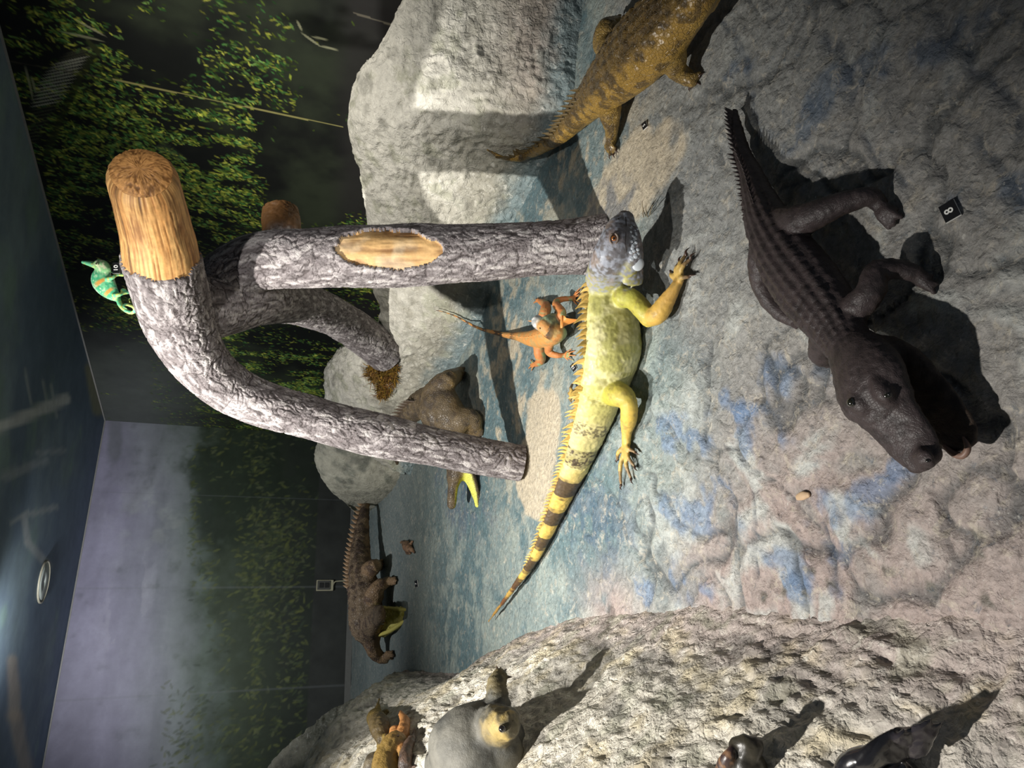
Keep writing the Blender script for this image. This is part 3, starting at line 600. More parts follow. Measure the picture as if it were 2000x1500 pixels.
def skin(tubes, voxel, disp=None, smooth=4, sfac=.6):
    Vs = []; Fs = []; o = 0
    for t in tubes:
        V, F = _tube_mesh(t); Vs.append(V); Fs.append(F+o); o += len(V)
    me = mesh_np('tmp', np.vstack(Vs), np.vstack(Fs)); bm = bmesh.new(); bm.from_mesh(me)
    bmesh.ops.remove_doubles(bm, verts=bm.verts, dist=2.5e-4)
    bmesh.ops.holes_fill(bm, edges=[e for e in bm.edges if e.is_boundary], sides=40)
    bmesh.ops.recalc_face_normals(bm, faces=bm.faces); bm.to_mesh(me); bm.free()
    ob = bpy.data.objects.new('tmp', me); COLL.objects.link(ob)
    rm = ob.modifiers.new('r', 'REMESH'); rm.mode = 'VOXEL'; rm.voxel_size = voxel
    sm = ob.modifiers.new('s', 'SMOOTH'); sm.factor = sfac; sm.iterations = smooth
    dg = bpy.context.evaluated_depsgraph_get(); ev = ob.evaluated_get(dg); m2 = bpy.data.meshes.new_from_object(ev)
    bpy.data.objects.remove(ob); bpy.data.meshes.remove(me)
    nv = len(m2.vertices); V = np.empty(nv*3, np.float32); m2.vertices.foreach_get('co', V); V = V.reshape(-1, 3).astype(float)
    N = np.empty(nv*3, np.float32); m2.vertices.foreach_get('normal', N); N = N.reshape(-1, 3).astype(float)
    infos = []
    for t in tubes:
        P, r, h, T, A, B, u = _tube_eval(t); best = np.full(nv, 1e9); bi = np.zeros(nv, int)
        for i in range(len(P)):
            d = V-P[i]; q = (d@A[i]/r[i])**2+(d@B[i]/h[i])**2+(d@T[i]/max(r[i], h[i]))**2
            k = q < best; best[k] = q[k]; bi[k] = i
        d = V-P[bi]; infos.append(dict(d=np.sqrt(best), t=bi/(len(P)-1), u=u[bi], up=(d*B[bi]).sum(1)/h[bi], side=(d*A[bi]).sum(1)/r[bi], r=r[bi], L=None))
    D = np.stack([i['d'] for i in infos]); W = np.exp(-10*(D-D.min(0))); W /= W.sum(0)
    if disp is not None:
        amt = disp(V, N, infos, W); V = V+N*amt[:, None]
        m2.vertices.foreach_set('co', V.astype(np.float32).ravel())
    col = 0
    for t, inf, w_ in zip(tubes, infos, W):
        c = t['col'](V, N, inf) if callable(t['col']) else s2l(t['col'])[None]*np.ones((nv, 1))
        col = col+c*w_[:, None]
    set_col(m2, np.clip(col, 0, 1)); m2.polygons.foreach_set('use_smooth', np.ones(len(m2.polygons), dtype=bool)); m2.materials.clear()
    return m2
def loose(tubes):
    "several small solid pieces as one mesh"
    Vs = []; Fs = []; o = 0
    for t in tubes:
        V, F = _tube_mesh(t); Vs.append(V); Fs.append(F+o); o += len(V)
    me = mesh_np('piece', np.vstack(Vs), np.vstack(Fs)); bm = bmesh.new(); bm.from_mesh(me); bmesh.ops.recalc_face_normals(bm, faces=bm.faces); bm.to_mesh(me); bm.free(); return me
def cone(p, q, r, bend=(0, 0, 0), r2=None, up=(0, 0, 1), flat=1.0, m=8):
    p = np.asarray(p, float); q = np.asarray(q, float); mid = (p+q)/2+np.array(bend)
    return tube([p, mid, q], [r, r*.62, r*.08], [r*flat, r*.62*flat, r*.08*flat], up=up, n=6, m=m)
def each(name, tubes_, mat, root):
    "separate child pieces, one mesh each"
    for q in tubes_: part(name, loose([q]), mat, root)
def ball(c, r, sx=1, sy=1, sz=1, seg=20):
    bm = bmesh.new(); bmesh.ops.create_uvsphere(bm, u_segments=seg, v_segments=seg//2+2, radius=r)
    bmesh.ops.scale(bm, vec=(sx, sy, sz), verts=bm.verts); bmesh.ops.translate(bm, vec=Vector([float(v) for v in c]), verts=bm.verts)
    me = bpy.data.meshes.new('ball'); bm.to_mesh(me); bm.free(); me.polygons.foreach_set('use_smooth', np.ones(len(me.polygons), dtype=bool)); return me
def eye_parts(root, c, r, iris, look, name='eye', lid=None):
    c = np.asarray(c, float); look = np.asarray(look, float); look /= np.linalg.norm(look)
    e = part(name, ball(c, r), flat_mat(name, iris, .15, .6, coat=.8), root)
    me = ball(c+look*r*.72, r*.42); me.transform(Matrix.Translation(-Vector(root.location)))
    link('pupil', me, BLACK_GLOSS, e)
    return e
BLACK_GLOSS = flat_mat('black_gloss', (14, 12, 12), .12, .6, coat=.6)
CLAW = flat_mat('dark_claw', (58, 40, 30), .35, .5)
TOOTH = flat_mat('ivory_tooth', (214, 204, 176), .35, .5)
def ns(V, s, o=3, seed=0): return fbm(V*s, o, seed)
def toes(base, tips, r, z=None):
    "finger chains: out of the palm, a raised knuckle, down to the tip"
    out = []
    for tp in tips:
        b = np.asarray(base, float); e = np.asarray(tp, float); k = b*.5+e*.5+np.array([0, 0, r*1.6])
        out.append(tube([b, k, e], [r*1.25, r*1.1, r*.75], n=10, m=10, col=None))
    return out
def claw_from(base, tip, r, ln):
    b = np.asarray(base, float); e = np.asarray(tip, float); d = (e-b); d[2] = 0; d /= np.linalg.norm(d)+1e-9
    q = e+d*ln+np.array([0, 0, -ln*.35]); return cone(e-d*r*.3, q, r, bend=(0, 0, ln*.32))

# ---- the big green iguana
def green_iguana():
    G = s2l([178, 174, 102]); PALE = s2l([206, 200, 146]); OL = s2l([128, 122, 66]); DK = s2l([58, 44, 34]); YL = s2l([196, 162, 70]); BG = s2l([150, 154, 164]); GREY = s2l([108, 106, 110])
    def cbody(V, N, i):
        n = ns(V, 22, 3, 1); n2 = ns(V, 75, 2, 2); y = i['u']
        c = mixc(G, PALE, sstep(-.3, .5, n+n2*.5)); c = mixc(c, OL, .45*sstep(.05, .4, -ns(V, 34, 4, 11)-.2*n2))
        c = mixc(c, YL*.9+.1*PALE, sstep(860, 960, y)); c = mixc(c, s2l([190, 178, 122]), .8*np.exp(-((y-840)/50)**2))
        sp = sstep(-.05, .12, ns(V, 120, 2, 5))
        for a, b, k in ((812, 836, .75*sp), (866, 898, .45+.55*sp), (928, 962, 1), (988, 1020, 1), (1042, 1068, 1), (1088, 1112, 1), (1128, 1150, 1), (1164, 1182, 1)):
            wv = 6*ns(V, 30, 2, 8); m = sstep(a-3, a+4, y+wv)*sstep(b+4, b-3, y+wv)
            c = mixc(c, DK, m*k*.95)
        c = mixc(c, s2l([128, 78, 44]), sstep(1110, 1190, y)*.6)
        c = mixc(c, GREY, .75*sstep(575, 545, y+14*n)); c = mixc(c, BG, .5*sstep(570, 545, y)*sstep(0, .3, n2))
        return c
    def chead(V, N, i):
        n = ns(V, 40, 3, 3); n2 = ns(V, 110, 2, 4); c = mixc(GREY, BG, sstep(-.3, .4, n+n2)); c = mixc(c, s2l([84, 76, 70]), .6*sstep(.1, .5, n-n2))
        c = mixc(c, s2l([150, 128, 110]), .5*sstep(.15, .5, ns(V, 25, 2, 12))); c = mixc(c, s2l([120, 84, 60]), .7*np.exp(-((V-eyeP)**2).sum(1)/.019**2))
        return mixc(c, s2l([152, 148, 104]), sstep(.22, .05, i['t']+.12*n)*i.get('nk', 0)) if False else mixc(c, mixc(G, BG, sstep(-.2, .3, n2)), .8*sstep(.30, .04, i['t']+.12*n))
    eyeP = Z(1199, 467, .20)
    def carm(c0, c1, a=.45):
        def f(V, N, i): return mixc(mixc(s2l(c0), s2l(c1), sstep(a-.12, a+.12, i['t'])), s2l([120, 104, 60]), .5*sstep(.15, .5, ns(V, 50, 3, 7)))
        return f
    sp = [(1188, 545, .128, .052, .070), (1192, 580, .106, .058, .084), (1196, 630, .096, .066, .098), (1196, 690, .092, .070, .099), (1182, 745, .088, .060, .088), (1168, 790, .078, .052, .076), (1151, 840, .068, .046, .068), (1128, 900, .056, .039, .056), (1106, 950, .050, .033, .046), (1082, 1005, .046, .026, .036), (1058, 1060, .044, .020, .027), (1034, 1105, .042, .015, .020), (1002, 1150, .042, .010, .013), (972, 1190, .040, .006, .008), (954, 1214, .040, .003, .0035)]
    tb = [tube([Z(a, b, z) for a, b, z, r, h in sp], [q[3] for q in sp], [q[4] for q in sp], cbody, n=120, m=28, u=[q[1] for q in sp])]
    hc = Z(1208, 480, .165); nose = Z(1222, 427, .150); nk = Z(1184, 545, .14)
    tb.append(tube([nk, Z(1196, 515, .160), hc, Z(1213, 448, .160), nose], [.056, .056, .056, .045, .026], [.070, .074, .068, .050, .030], chead, n=30, m=24))
    tb.append(tube([Z(1226, 522, .125), Z(1233, 500, .125), Z(1233, 465, .130), Z(1229, 436, .135)], [.036, .048, .040, .022], [.040, .034, .024, .016], chead, n=20))  # lower jaw and jowl
    tb.append(tube([Z(1236, 552, .095), Z(1240, 530, .10), Z(1240, 505, .11)], [.012, .012, .008], [.036, .030, .012], chead, n=12))      # dewlap
    # near fore limb: upper arm, forearm, hand, five clawed fingers
    sh = Z(1236, 585, .085); el = Z(1268, 622, .050); wr = Z(1316, 566, .028); pm = Z(1326, 548, .018)
    tb.append(tube([Z(1218, 580, .10), sh, Z(1256, 606, .068), el], [.036, .032, .031, .029], col=carm([166, 162, 70], [172, 164, 66]), n=16))
    tb.append(tube([el, Z(1286, 612, .045), Z(1302, 588, .036), wr, pm], [.028, .031, .026, .018, .019], [.028, .031, .026, .018, .013], carm([196, 158, 74], [190, 150, 74]), n=18))
    ft = [(1340, 497), (1349, 505), (1328, 512), (1313, 532), (1347, 540)]; cl = []
    for k, (x, y) in enumerate(ft):
        b = pm+(Z(x, y, .01)-pm)*.12
        for q in toes(b, [Z(x, y, .010)], .0078): q['col'] = carm([176, 146, 78], [120, 96, 66], .6); tb.append(q)
        cl.append(claw_from(b, Z(x, y, .012), .0052, .022))
    # near hind limb
    hp = Z(1190, 768, .075); kn = Z(1228, 786, .062); an = Z(1224, 846, .026); pf = Z(1223, 868, .016)
    tb.append(tube([hp, Z(1206, 770, .078), Z(1220, 776, .072), kn], [.040, .042, .036, .028], col=carm([168, 160, 62], [178, 162, 72]), n=16))
    tb.append(tube([kn, Z(1229, 805, .05), Z(1227, 825, .036), an, pf], [.028, .028, .026, .017, .020], [.028, .028, .026, .017, .013], carm([198, 166, 74], [194, 162, 78]), n=18))
    for k, (x, y) in enumerate([(1213, 948), (1233, 936), (1240, 912), (1206, 898), (1242, 884)]):
        b = pf+(Z(x, y, .01)-pf)*.1
        for q in toes(b, [Z(x, y, .010)], .0072): q['col'] = carm([186, 156, 84], [120, 96, 62], .6); tb.append(q)
        cl.append(claw_from(b, Z(x, y, .012), .0048, .016))
    # far fore limb and far hind limb, mostly hidden
    tb.append(tube([Z(1196, 590, .09), Z(1180, 600, .06), Z(1150, 585, .02)], [.03, .026, .018], col=carm([170, 160, 60], [180, 150, 70]), n=14))
    tb.append(tube([Z(1165, 770, .075), Z(1140, 775, .05), Z(1122, 770, .02)], [.032, .026, .016], col=carm([170, 160, 60], [180, 150, 70]), n=14))
    for x, y in ((1138, 560), (1130, 575)): tb += [dict(q, col=carm([176, 146, 78], [120, 96, 66])) for q in toes(Z(1150, 585, .018), [Z(x, y, .01)], .007)]
    for x, y in ((1118, 750), (1112, 768), (1116, 785)): tb += [dict(q, col=carm([176, 146, 78], [120, 96, 66])) for q in toes(Z(1122, 770, .018), [Z(x, y, .01)], .007)]
    def disp(V, N, I, W):
        b = I[0]; a = W[0]*(.0028*ns(V, 30, 3, 31)+.0014*ns(V, 90, 2, 32)) + .0012*ns(V, 160, 2, 33)
        fold = W[0]*sstep(630, 560, b['u'])*(.006*ridged(V*24, 2, 36)-.003)       # wrinkled neck
        crease = -.010*W[0]*np.exp(-((b['u']-752+10*b['side'])/5)**2)*sstep(-.9, .2, -b['side']+.3)
        return a+fold+crease
    me = skin(tb, .0042, disp, 4)
    root = empty('iguana', (*Z(1255, 680)[:2], 0), 'huge yellow-green iguana with a spiny back and banded tail, in the middle of the floor', 'iguana')
    part('body', me, attr_mat('iguana_skin', .5, (('scale', 300, .35, .001), ('noise', 60, .3, .004)), .45, .16, 60, coat=.08), root)
    # crest: separate spines along the backbone
    P, r, h, T, A, B, u = _tube_eval(tb[0]); spn = []; rr = random.Random(4)
    arc = np.concatenate([[0], np.cumsum(np.linalg.norm(np.diff(P, axis=0), axis=1))]); s = 0.0
    while s < arc[-1]*.80:
        i = int(np.searchsorted(arc, s)); i = min(i, len(P)-2)
        fr_ = s/arc[-1]; ln = .046*(1-fr_*1.05)*(.65+.5*rr.random())+.004; 
        lean = -A[i]*0.0
        b = P[i]+B[i]*h[i]*.94
        d = B[i]*.9+T[i]*rr.uniform(.1, .6)+np.cross(T[i], B[i])*rr.uniform(-.3, .3)
        spn.append(cone(b, b+d*ln, .0062*(1-fr_*.5), bend=tuple(-T[i]*ln*.12), flat=1.7, up=tuple(T[i]), m=6)); s += .0150*(1-.25*fr_)*rr.uniform(.75, 1.25)
    SPM = flat_mat('straw_spines', (206, 172, 96), .45, .5, var=.25, vscale=60)
    for q in spn[:98]: part('spine', loose([q]), SPM, root)
    for c in cl: part('claw', loose([c]), CLAW, root)
    ev = -AX_F; ep = Z(1199, 466, .168); head_out = (CAM-hc); head_out /= np.linalg.norm(head_out)
    i_eye = bvh_front(me, 1199, 466, root); eye_parts(root, i_eye-head_out*.0055, .0105, (150, 88, 38), head_out)
    q1 = AX_D-head_out*(AX_D@head_out); q1 /= np.linalg.norm(q1); q2 = np.cross(head_out, q1)
    for sgn in (-1, 1):
        arc_ = [i_eye+head_out*.001+q1*.012*sgn*math.cos(t)+q2*.016*math.sin(t) for t in np.linspace(-1.35, 1.35, 9)]
        part('eyelid', loose([tube(arc_, [.0015]+[.0034]*7+[.0015], n=24, m=8)]), flat_mat('lid_skin', (120, 104, 92), .5, bump=.3), root)
    q = bvh_front(me, 1246, 516, root); m3 = ball((0, 0, 0), .021, 1, .9, .34, 24)
    m3.transform(Matrix.Translation(Vector(q-head_out*.002)) @ Vector(head_out).to_track_quat('Z', 'Y').to_matrix().to_4x4()); part('cheek_shield', m3, flat_mat('pale_plate', (176, 182, 186), .4, .5, var=.1), root)['label'] = 'round pale cheek scale'
    rs = random.Random(9); sc = []
    for k in range(26):
        t = k/25; x = 1238+rs.uniform(-7, 8)+t*2; y = 440+t*66
        q = bvh_front(me, x, y, root)
        if q is None: continue
        m4 = ball((0, 0, 0), .0035+.0042*t*rs.uniform(.7, 1.1), 1, 1.1, .5, 10); m4.transform(Matrix.Translation(Vector(q)) @ Vector(head_out).to_track_quat('Z', 'Y').to_matrix().to_4x4()); sc.append(m4)
    bmx = bmesh.new()
    for m4 in sc: bmx.from_mesh(m4)
    m5 = bpy.data.meshes.new('jaw_scales'); bmx.to_mesh(m5); bmx.free(); m5.polygons.foreach_set('use_smooth', np.ones(len(m5.polygons), dtype=bool)); part('jaw_scales', m5, flat_mat('pale_plate', (164, 170, 176), .4, .5, var=.1), root)
    # mouth line, nostril
    ml = [bvh_front(me, x, y, root) for x, y in ((1222, 424), (1223, 440), (1222, 458), (1221, 476), (1224, 492))]
    part('mouth', loose([tube([p-head_out*.0008 for p in ml], [.0014]*5, n=20, m=8)]), flat_mat('dark_mouth', (44, 36, 34), .6), root)
    q = bvh_front(me, 1208, 428, root); part('nostril', ball(q-head_out*.001, .0034), BLACK_GLOSS, root)
    for k, (x, y) in enumerate([(1234, 412), (1239, 414), (1243, 417)]): pass
def bvh_front(me, x, y, root):
    off = np.array(root.location); bt = BVHTree.FromPolygons([tuple(v.co) for v in me.vertices], [tuple(p.vertices) for p in me.polygons]) if me.name not in _bc else _bc[me.name]
    _bc[me.name] = bt; d = ray(x, y); d = d/np.linalg.norm(d); r = bt.ray_cast(Vector(CAM-off), Vector(d))
    if r[0] is None: r = bt.find_nearest(Vector(CAM+d*np.linalg.norm(at_z(x, y, .12)-CAM)-off))
    return np.array(r[0])+off
_bc = {}
green_iguana()
# ---- crocodilians
def seg_cols(base, spot, belly, s=60, seed=0, bandf=None):
    B_, S_, L_ = s2l(base), s2l(spot), s2l(belly)
    def f(V, N, i):
        n = ns(V, s, 3, seed); n2 = ns(V, s*2.6, 2, seed+3)
        c = mixc(B_, S_, .85*sstep(.02, .28, n+.4*n2)); c = mixc(c, L_, sstep(.15, -.5, i['up']+.25*n))
        if bandf: c = bandf(c, V, N, i, n)
        return c
    return f
def croc(name, root, spine, legs, head, colf, legf, voxel, tex, mat, rows=34, ncol=3, inner=(196, 196, 74), tailfin=.0):
    """spine: (point, half width, half height) tail tip -> neck; head: dict of tubes; legs: lists of (point, r)"""
    tb = [tube([p for p, r, h in spine], [r for p, r, h in spine], [h for p, r, h in spine], colf, n=110, m=28, hb=.8)]
    for lg in legs:
        tb.append(tube([p for p, r in lg['p']], [r for p, r in lg['p']], None, legf, n=22, m=16))
        for tp in lg['toes']:
            for q in toes(lg['p'][-1][0], [tp], lg['tr']): q['col'] = legf; tb.append(q)
    for hname, t in head: tb.append(t)
    amp = tex
    def disp(V, N, I, W):
        i = I[0]; side = i['side']; up = i['up']; top = sstep(.15, .6, up)
        lat = np.clip(side*ncol, -ncol, ncol); fl = np.abs(np.cos(lat*math.pi)); rw = np.abs(np.sin(i['t']*rows*math.pi))
        scute = (fl**2)*(rw**.7)
        a = W[0]*top*(scute-.35)*amp*2.2*np.clip(i['r']/i['r'].max(), .35, 1)
        if tailfin: a = a+W[0]*sstep(.75, .98, up)*sstep(.42, .30, i['t'])*tailfin*(rw**1.5)*sstep(.0, .06, i['t'])
        rest = amp*(.7*ns(V, 60*(.0045/voxel), 2, 3)+.5*ns(V, 150*(.0045/voxel), 2, 5))
        return a+rest
    me = skin(tb, voxel, disp, 3, .55)
    part('body', me, mat, root)
    return me, tb
def teeth_row(root, a, b, n, ln, r, dirv, name='teeth'):
    a = np.asarray(a, float); b = np.asarray(b, float); L_ = []; rr = random.Random(n)
    for k in range(n):
        p = a+(b-a)*(k+.5)/n; L_.append(cone(p, p+np.asarray(dirv)*ln*rr.uniform(.6, 1.1), r, m=6))
    return L_
def up_at(P): return np.array([0, 0, 1.])
# front dark alligator
def front_gator():
    Z = lambda x, y, z=0.0: at_z(x, y, z*.78)
    root = empty('alligator', (*Z(1560, 560)[:2], 0), 'dark brown-black alligator with gaping jaws, in shade at the front of the display', 'alligator')
    g = lambda x, y, z, r, h: (Z(x, y, z), r, h)
    sp = [g(1436, 214, .02, .004, .010), g(1440, 250, .03, .011, .022), g(1452, 300, .04, .018, .030), g(1470, 345, .055, .028, .036), g(1484, 390, .075, .040, .044), g(1503, 440, .095, .056, .054), g(1535, 500, .11, .070, .060), g(1575, 555, .115, .074, .062), g(1615, 605, .12, .066, .058), g(1645, 650, .13, .052, .048), g(1668, 690, .14, .046, .042)]
    ca = seg_cols((58, 50, 50), (46, 40, 40), (60, 50, 42), 60, 3)
    L = []
    hip = Z(1528, 432, .105)
    L.append(dict(p=[(hip, .034), (Z(1560, 432, .12), .036), (Z(1605, 414, .11), .030), (Z(1650, 396, .085), .024), (Z(1698, 384, .05), .020), (Z(1716, 398, .02), .018)], toes=[Z(1748, 438, .006), Z(1760, 424, .006), Z(1752, 408, .006), Z(1735, 446, .008)], tr=.0075))
    sh = Z(1675, 600, .125)
    L.append(dict(p=[(sh, .030), (Z(1700, 570, .12), .028), (Z(1712, 532, .105), .024), (Z(1748, 526, .07), .020), (Z(1785, 534, .035), .017), (Z(1800, 545, .014), .015)], toes=[Z(1832, 556, .005), Z(1826, 572, .005), Z(1812, 566, .005), Z(1822, 540, .006)], tr=.0065))
    L.append(dict(p=[(Z(1495, 470, .10), .036), (Z(1487, 520, .09), .032), (Z(1492, 565, .06), .026), (Z(1520, 605, .03), .022), (Z(1545, 622, .015), .018)], toes=[Z(1562, 632, .006), Z(1556, 640, .006), Z(1570, 628, .006)], tr=.0075))
    L.append(dict(p=[(Z(1620, 650, .12), .030), (Z(1606, 672, .09), .028), (Z(1604, 694, .055), .024), (Z(1616, 704, .02), .018)], toes=[Z(1622, 716, .006), Z(1630, 712, .006)], tr=.0065))
    T = lambda pts, r, h, col, **k: tube([Z(*p) for p in pts], r, h, col, **k)
    inner = seg_cols((52, 42, 34), (40, 32, 28), (52, 46, 42), 50, 9)
    H = [('knob', T([(1796, 884, .168), (1806, 897, .172), (1814, 906, .160)], [.012, .017, .012], [.008, .010, .008], ca, n=8)),
         ('skull', T([(1668, 690, .14), (1690, 728, .165), (1706, 764, .178), (1732, 798, .168)], [.054, .070, .074, .060], [.044, .044, .038, .028], ca, n=24, m=24)),
         ('snout', T([(1722, 788, .170), (1752, 828, .158), (1784, 868, .146), (1806, 898, .138)], [.060, .052, .046, .036], [.026, .020, .018, .018], ca, n=26, m=24)),
         ('nose', T([(1800, 890, .148), (1809, 902, .146)], [.020, .018], [.016, .014], ca, n=8)),
         ('brow', T([(1712, 740, .205), (1728, 768, .206), (1742, 786, .192)], [.012, .018, .011], [.015, .019, .010], ca, n=10)),
         ('brow', T([(1672, 762, .205), (1684, 790, .206), (1702, 806, .190)], [.012, .018, .011], [.015, .019, .010], ca, n=10)),
         ('jaw', T([(1700, 690, .115), (1748, 716, .10), (1790, 760, .082), (1838, 812, .066), (1868, 850, .056), (1880, 872, .052)], [.040, .052, .054, .048, .042, .030], [.030, .020, .014, .011, .010, .009], inner, n=34, m=24)),
         ('hinge', T([(1700, 700, .12), (1728, 730, .125), (1745, 750, .125)], [.026, .030, .018], [.036, .034, .012], ca, n=14))]
    me, tb = croc('alligator', root, sp, L, H, ca, ca, .0042, .0026, attr_mat('dark_hide', .5, (('scale', 170, .3, .0015), ('noise', 60, .4, .004)), .35, .2, 50), rows=36, ncol=3.2)
    out = -AX_F
    for x, y in ((1737, 772), (1668, 786)):
        q = bvh_front(me, x, y, root); eye_parts(root, q-out*.0072, .009, (26, 26, 18), out+np.array([.3 if x > 1700 else -.4, 0, 0]))
    # paired crest scutes of the tail, low rows of keels on the back
    P, r, h, Tt, A, B, u = _tube_eval(tb[0]); sc = []
    for k in range(26):
        i = 3+int(k*1.9)
        for sgn in ((-1, 1) if i > 22 else (0,)):
            b = P[i]+B[i]*h[i]*.85+A[i]*r[i]*.35*sgn; hh = .026*(1-i/70)
            sc.append(cone(b, b+B[i]*hh-Tt[i]*hh*.45+A[i]*sgn*.006, .011*(1-i/110), flat=.35, up=tuple(np.cross(Tt[i], B[i])), m=8))
    each('scute', sc, flat_mat('dark_scute', (62, 52, 50), .5), root)
    # jaw rim and a few teeth
    rim = [(1876, 842, .060), (1884, 856, .060), (1890, 876, .062), (1880, 890, .062), (1862, 886, .062), (1846, 872, .062)]
    part('jaw_rim', loose([tube([Z(*p) for p in rim], [.002, .004, .0055, .006, .006, .005, .003][:6], n=40, m=8)]), flat_mat('lip', (112, 88, 76), .5), root)['label'] = 'brownish lower lip'
    L_ = []
    for x, y in ((1818, 852), (1820, 866), (1824, 880), (1829, 893)): b = Z(x, y, .135); L_.append(cone(b, b+np.array([0, 0, -.016]), .0035, m=6))
    for x, y in ((1836, 886), (1842, 878), (1856, 888), (1870, 893)): b = Z(x, y, .066); L_.append(cone(b, b+np.array([0, 0, .016]), .0032, m=6))
    each('tooth', L_, TOOTH, root)
    for x, y in ((1806, 896), (1817, 892)): pass
    q = bvh_front(me, 1812, 900, root); part('nostril', ball(q, .0035), BLACK_GLOSS, root)
    return me
front_gator()
# top right yellow-brown crocodile, head outside the frame
def right_croc():
    root = empty('crocodile', (*Z(1260, 120)[:2], 0), 'olive and yellow dark-blotched crocodile whose head the frame cuts off', 'crocodile')
    def H(x, y, z): return Z(x, y, z)
    def g(x, y, z, r, h): return (Z(x, y, z), r, h)
    tip = hit(957, 291); t1 = hit(985, 306); t2 = hit(1015, 310); e = np.array([-.01, -.02, .024])
    sp = [(tip+e, .004, .006), (t1+e*1.2, .008, .013), (t2+e*1.5, .013, .021), (hit(1050, 300)+e*2, .020, .030), g(1090, 268, .07, .034, .042), g(1124, 232, .085, .052, .054), g(1160, 192, .10, .076, .068), g(1200, 150, .12, .105, .086), g(1245, 104, .13, .125, .098), g(1290, 62, .135, .122, .096), g(1330, 20, .14, .100, .084), g(1362, -12, .15, .075, .066), g(1385, -50, .155, .068, .056)]
    def bands(c, V, N, i, n):
        c = mixc(c, s2l([66, 54, 36]), .75*sstep(.45, .85, i['up']+.3*n)*sstep(.2, .45, i['t']))
        b = sstep(.1, .5, np.sin(i['t']*62+3*n)); c = mixc(c, s2l([58, 48, 30]), .75*b*sstep(.5, .35, i['t']))
        return c
    cf = seg_cols((150, 118, 52), (84, 66, 34), (172, 138, 60), 30, 13, bands); lf = seg_cols((128, 104, 54), (78, 62, 38), (150, 122, 60), 34, 23)
    L = [dict(p=[(Z(1172, 180, .10), .050), (Z(1188, 198, .085), .046), (Z(1192, 228, .06), .038), (Z(1194, 252, .04), .026), (Z(1194, 274, .018), .020)], toes=[Z(1192, 302, .006), Z(1199, 300, .006), Z(1204, 292, .006), Z(1187, 296, .006)], tr=.0085),
         dict(p=[(Z(1308, 92, .12), .048), (Z(1316, 116, .09), .040), (Z(1322, 136, .06), .032), (Z(1340, 150, .03), .026), (Z(1352, 158, .018), .020)], toes=[Z(1366, 150, .006), Z(1362, 162, .006), Z(1350, 170, .006), Z(1368, 142, .006)], tr=.008),
         dict(p=[(Z(1200, 100, .12), .050), (Z(1184, 88, .12), .048), (Z(1186, 62, .13), .044), (Z(1192, 50, .10), .030), (Z(1205, 44, .04), .024)], toes=[Z(1212, 30, .006), Z(1220, 36, .006)], tr=.0085)]
    Hd = [('head', tube([Z(1385, -50, .155), Z(1402, -90, .16), Z(1430, -140, .15), Z(1470, -200, .13)], [.070, .075, .055, .035], [.052, .05, .035, .025], cf, n=20)),
          ('jowl', tube([Z(1375, 2, .10), Z(1392, -30, .10), Z(1410, -70, .10)], [.05, .055, .05], [.035, .035, .03], seg_cols((196, 156, 66), (150, 118, 56), (196, 156, 66), 30, 5), n=12))]
    me, tb = croc('crocodile', root, sp, L, Hd, cf, lf, .0058, .0032, attr_mat('olive_hide', .42, (('scale', 84, .7, .003), ('noise', 50, .35, .004)), .5, .2, 40, coat=.1), rows=40, ncol=3.4)
    P, r, h, T, A, B, u = _tube_eval(tb[0]); sc = []
    for k in range(24):
        i = 8+int(k*2.0)
        for sgn in ((-1, 1) if i > 30 else (0,)):
            b = P[i]+B[i]*h[i]*.9+A[i]*r[i]*.3*sgn; hh = .030*min(1, i/16)
            sc.append(cone(b, b+B[i]*hh-T[i]*hh*.5, .013, flat=.35, up=tuple(np.cross(T[i], B[i])), m=8))
    each('scute', sc, flat_mat('olive_scute', (92, 76, 44), .5), root)
    rs = random.Random(3)
    for lg in L[:2]:
        for tp in lg['toes'][:3]: part('claw', loose([claw_from(lg['p'][-1][0], tp, .005, .018)]), CLAW, root)
right_croc()
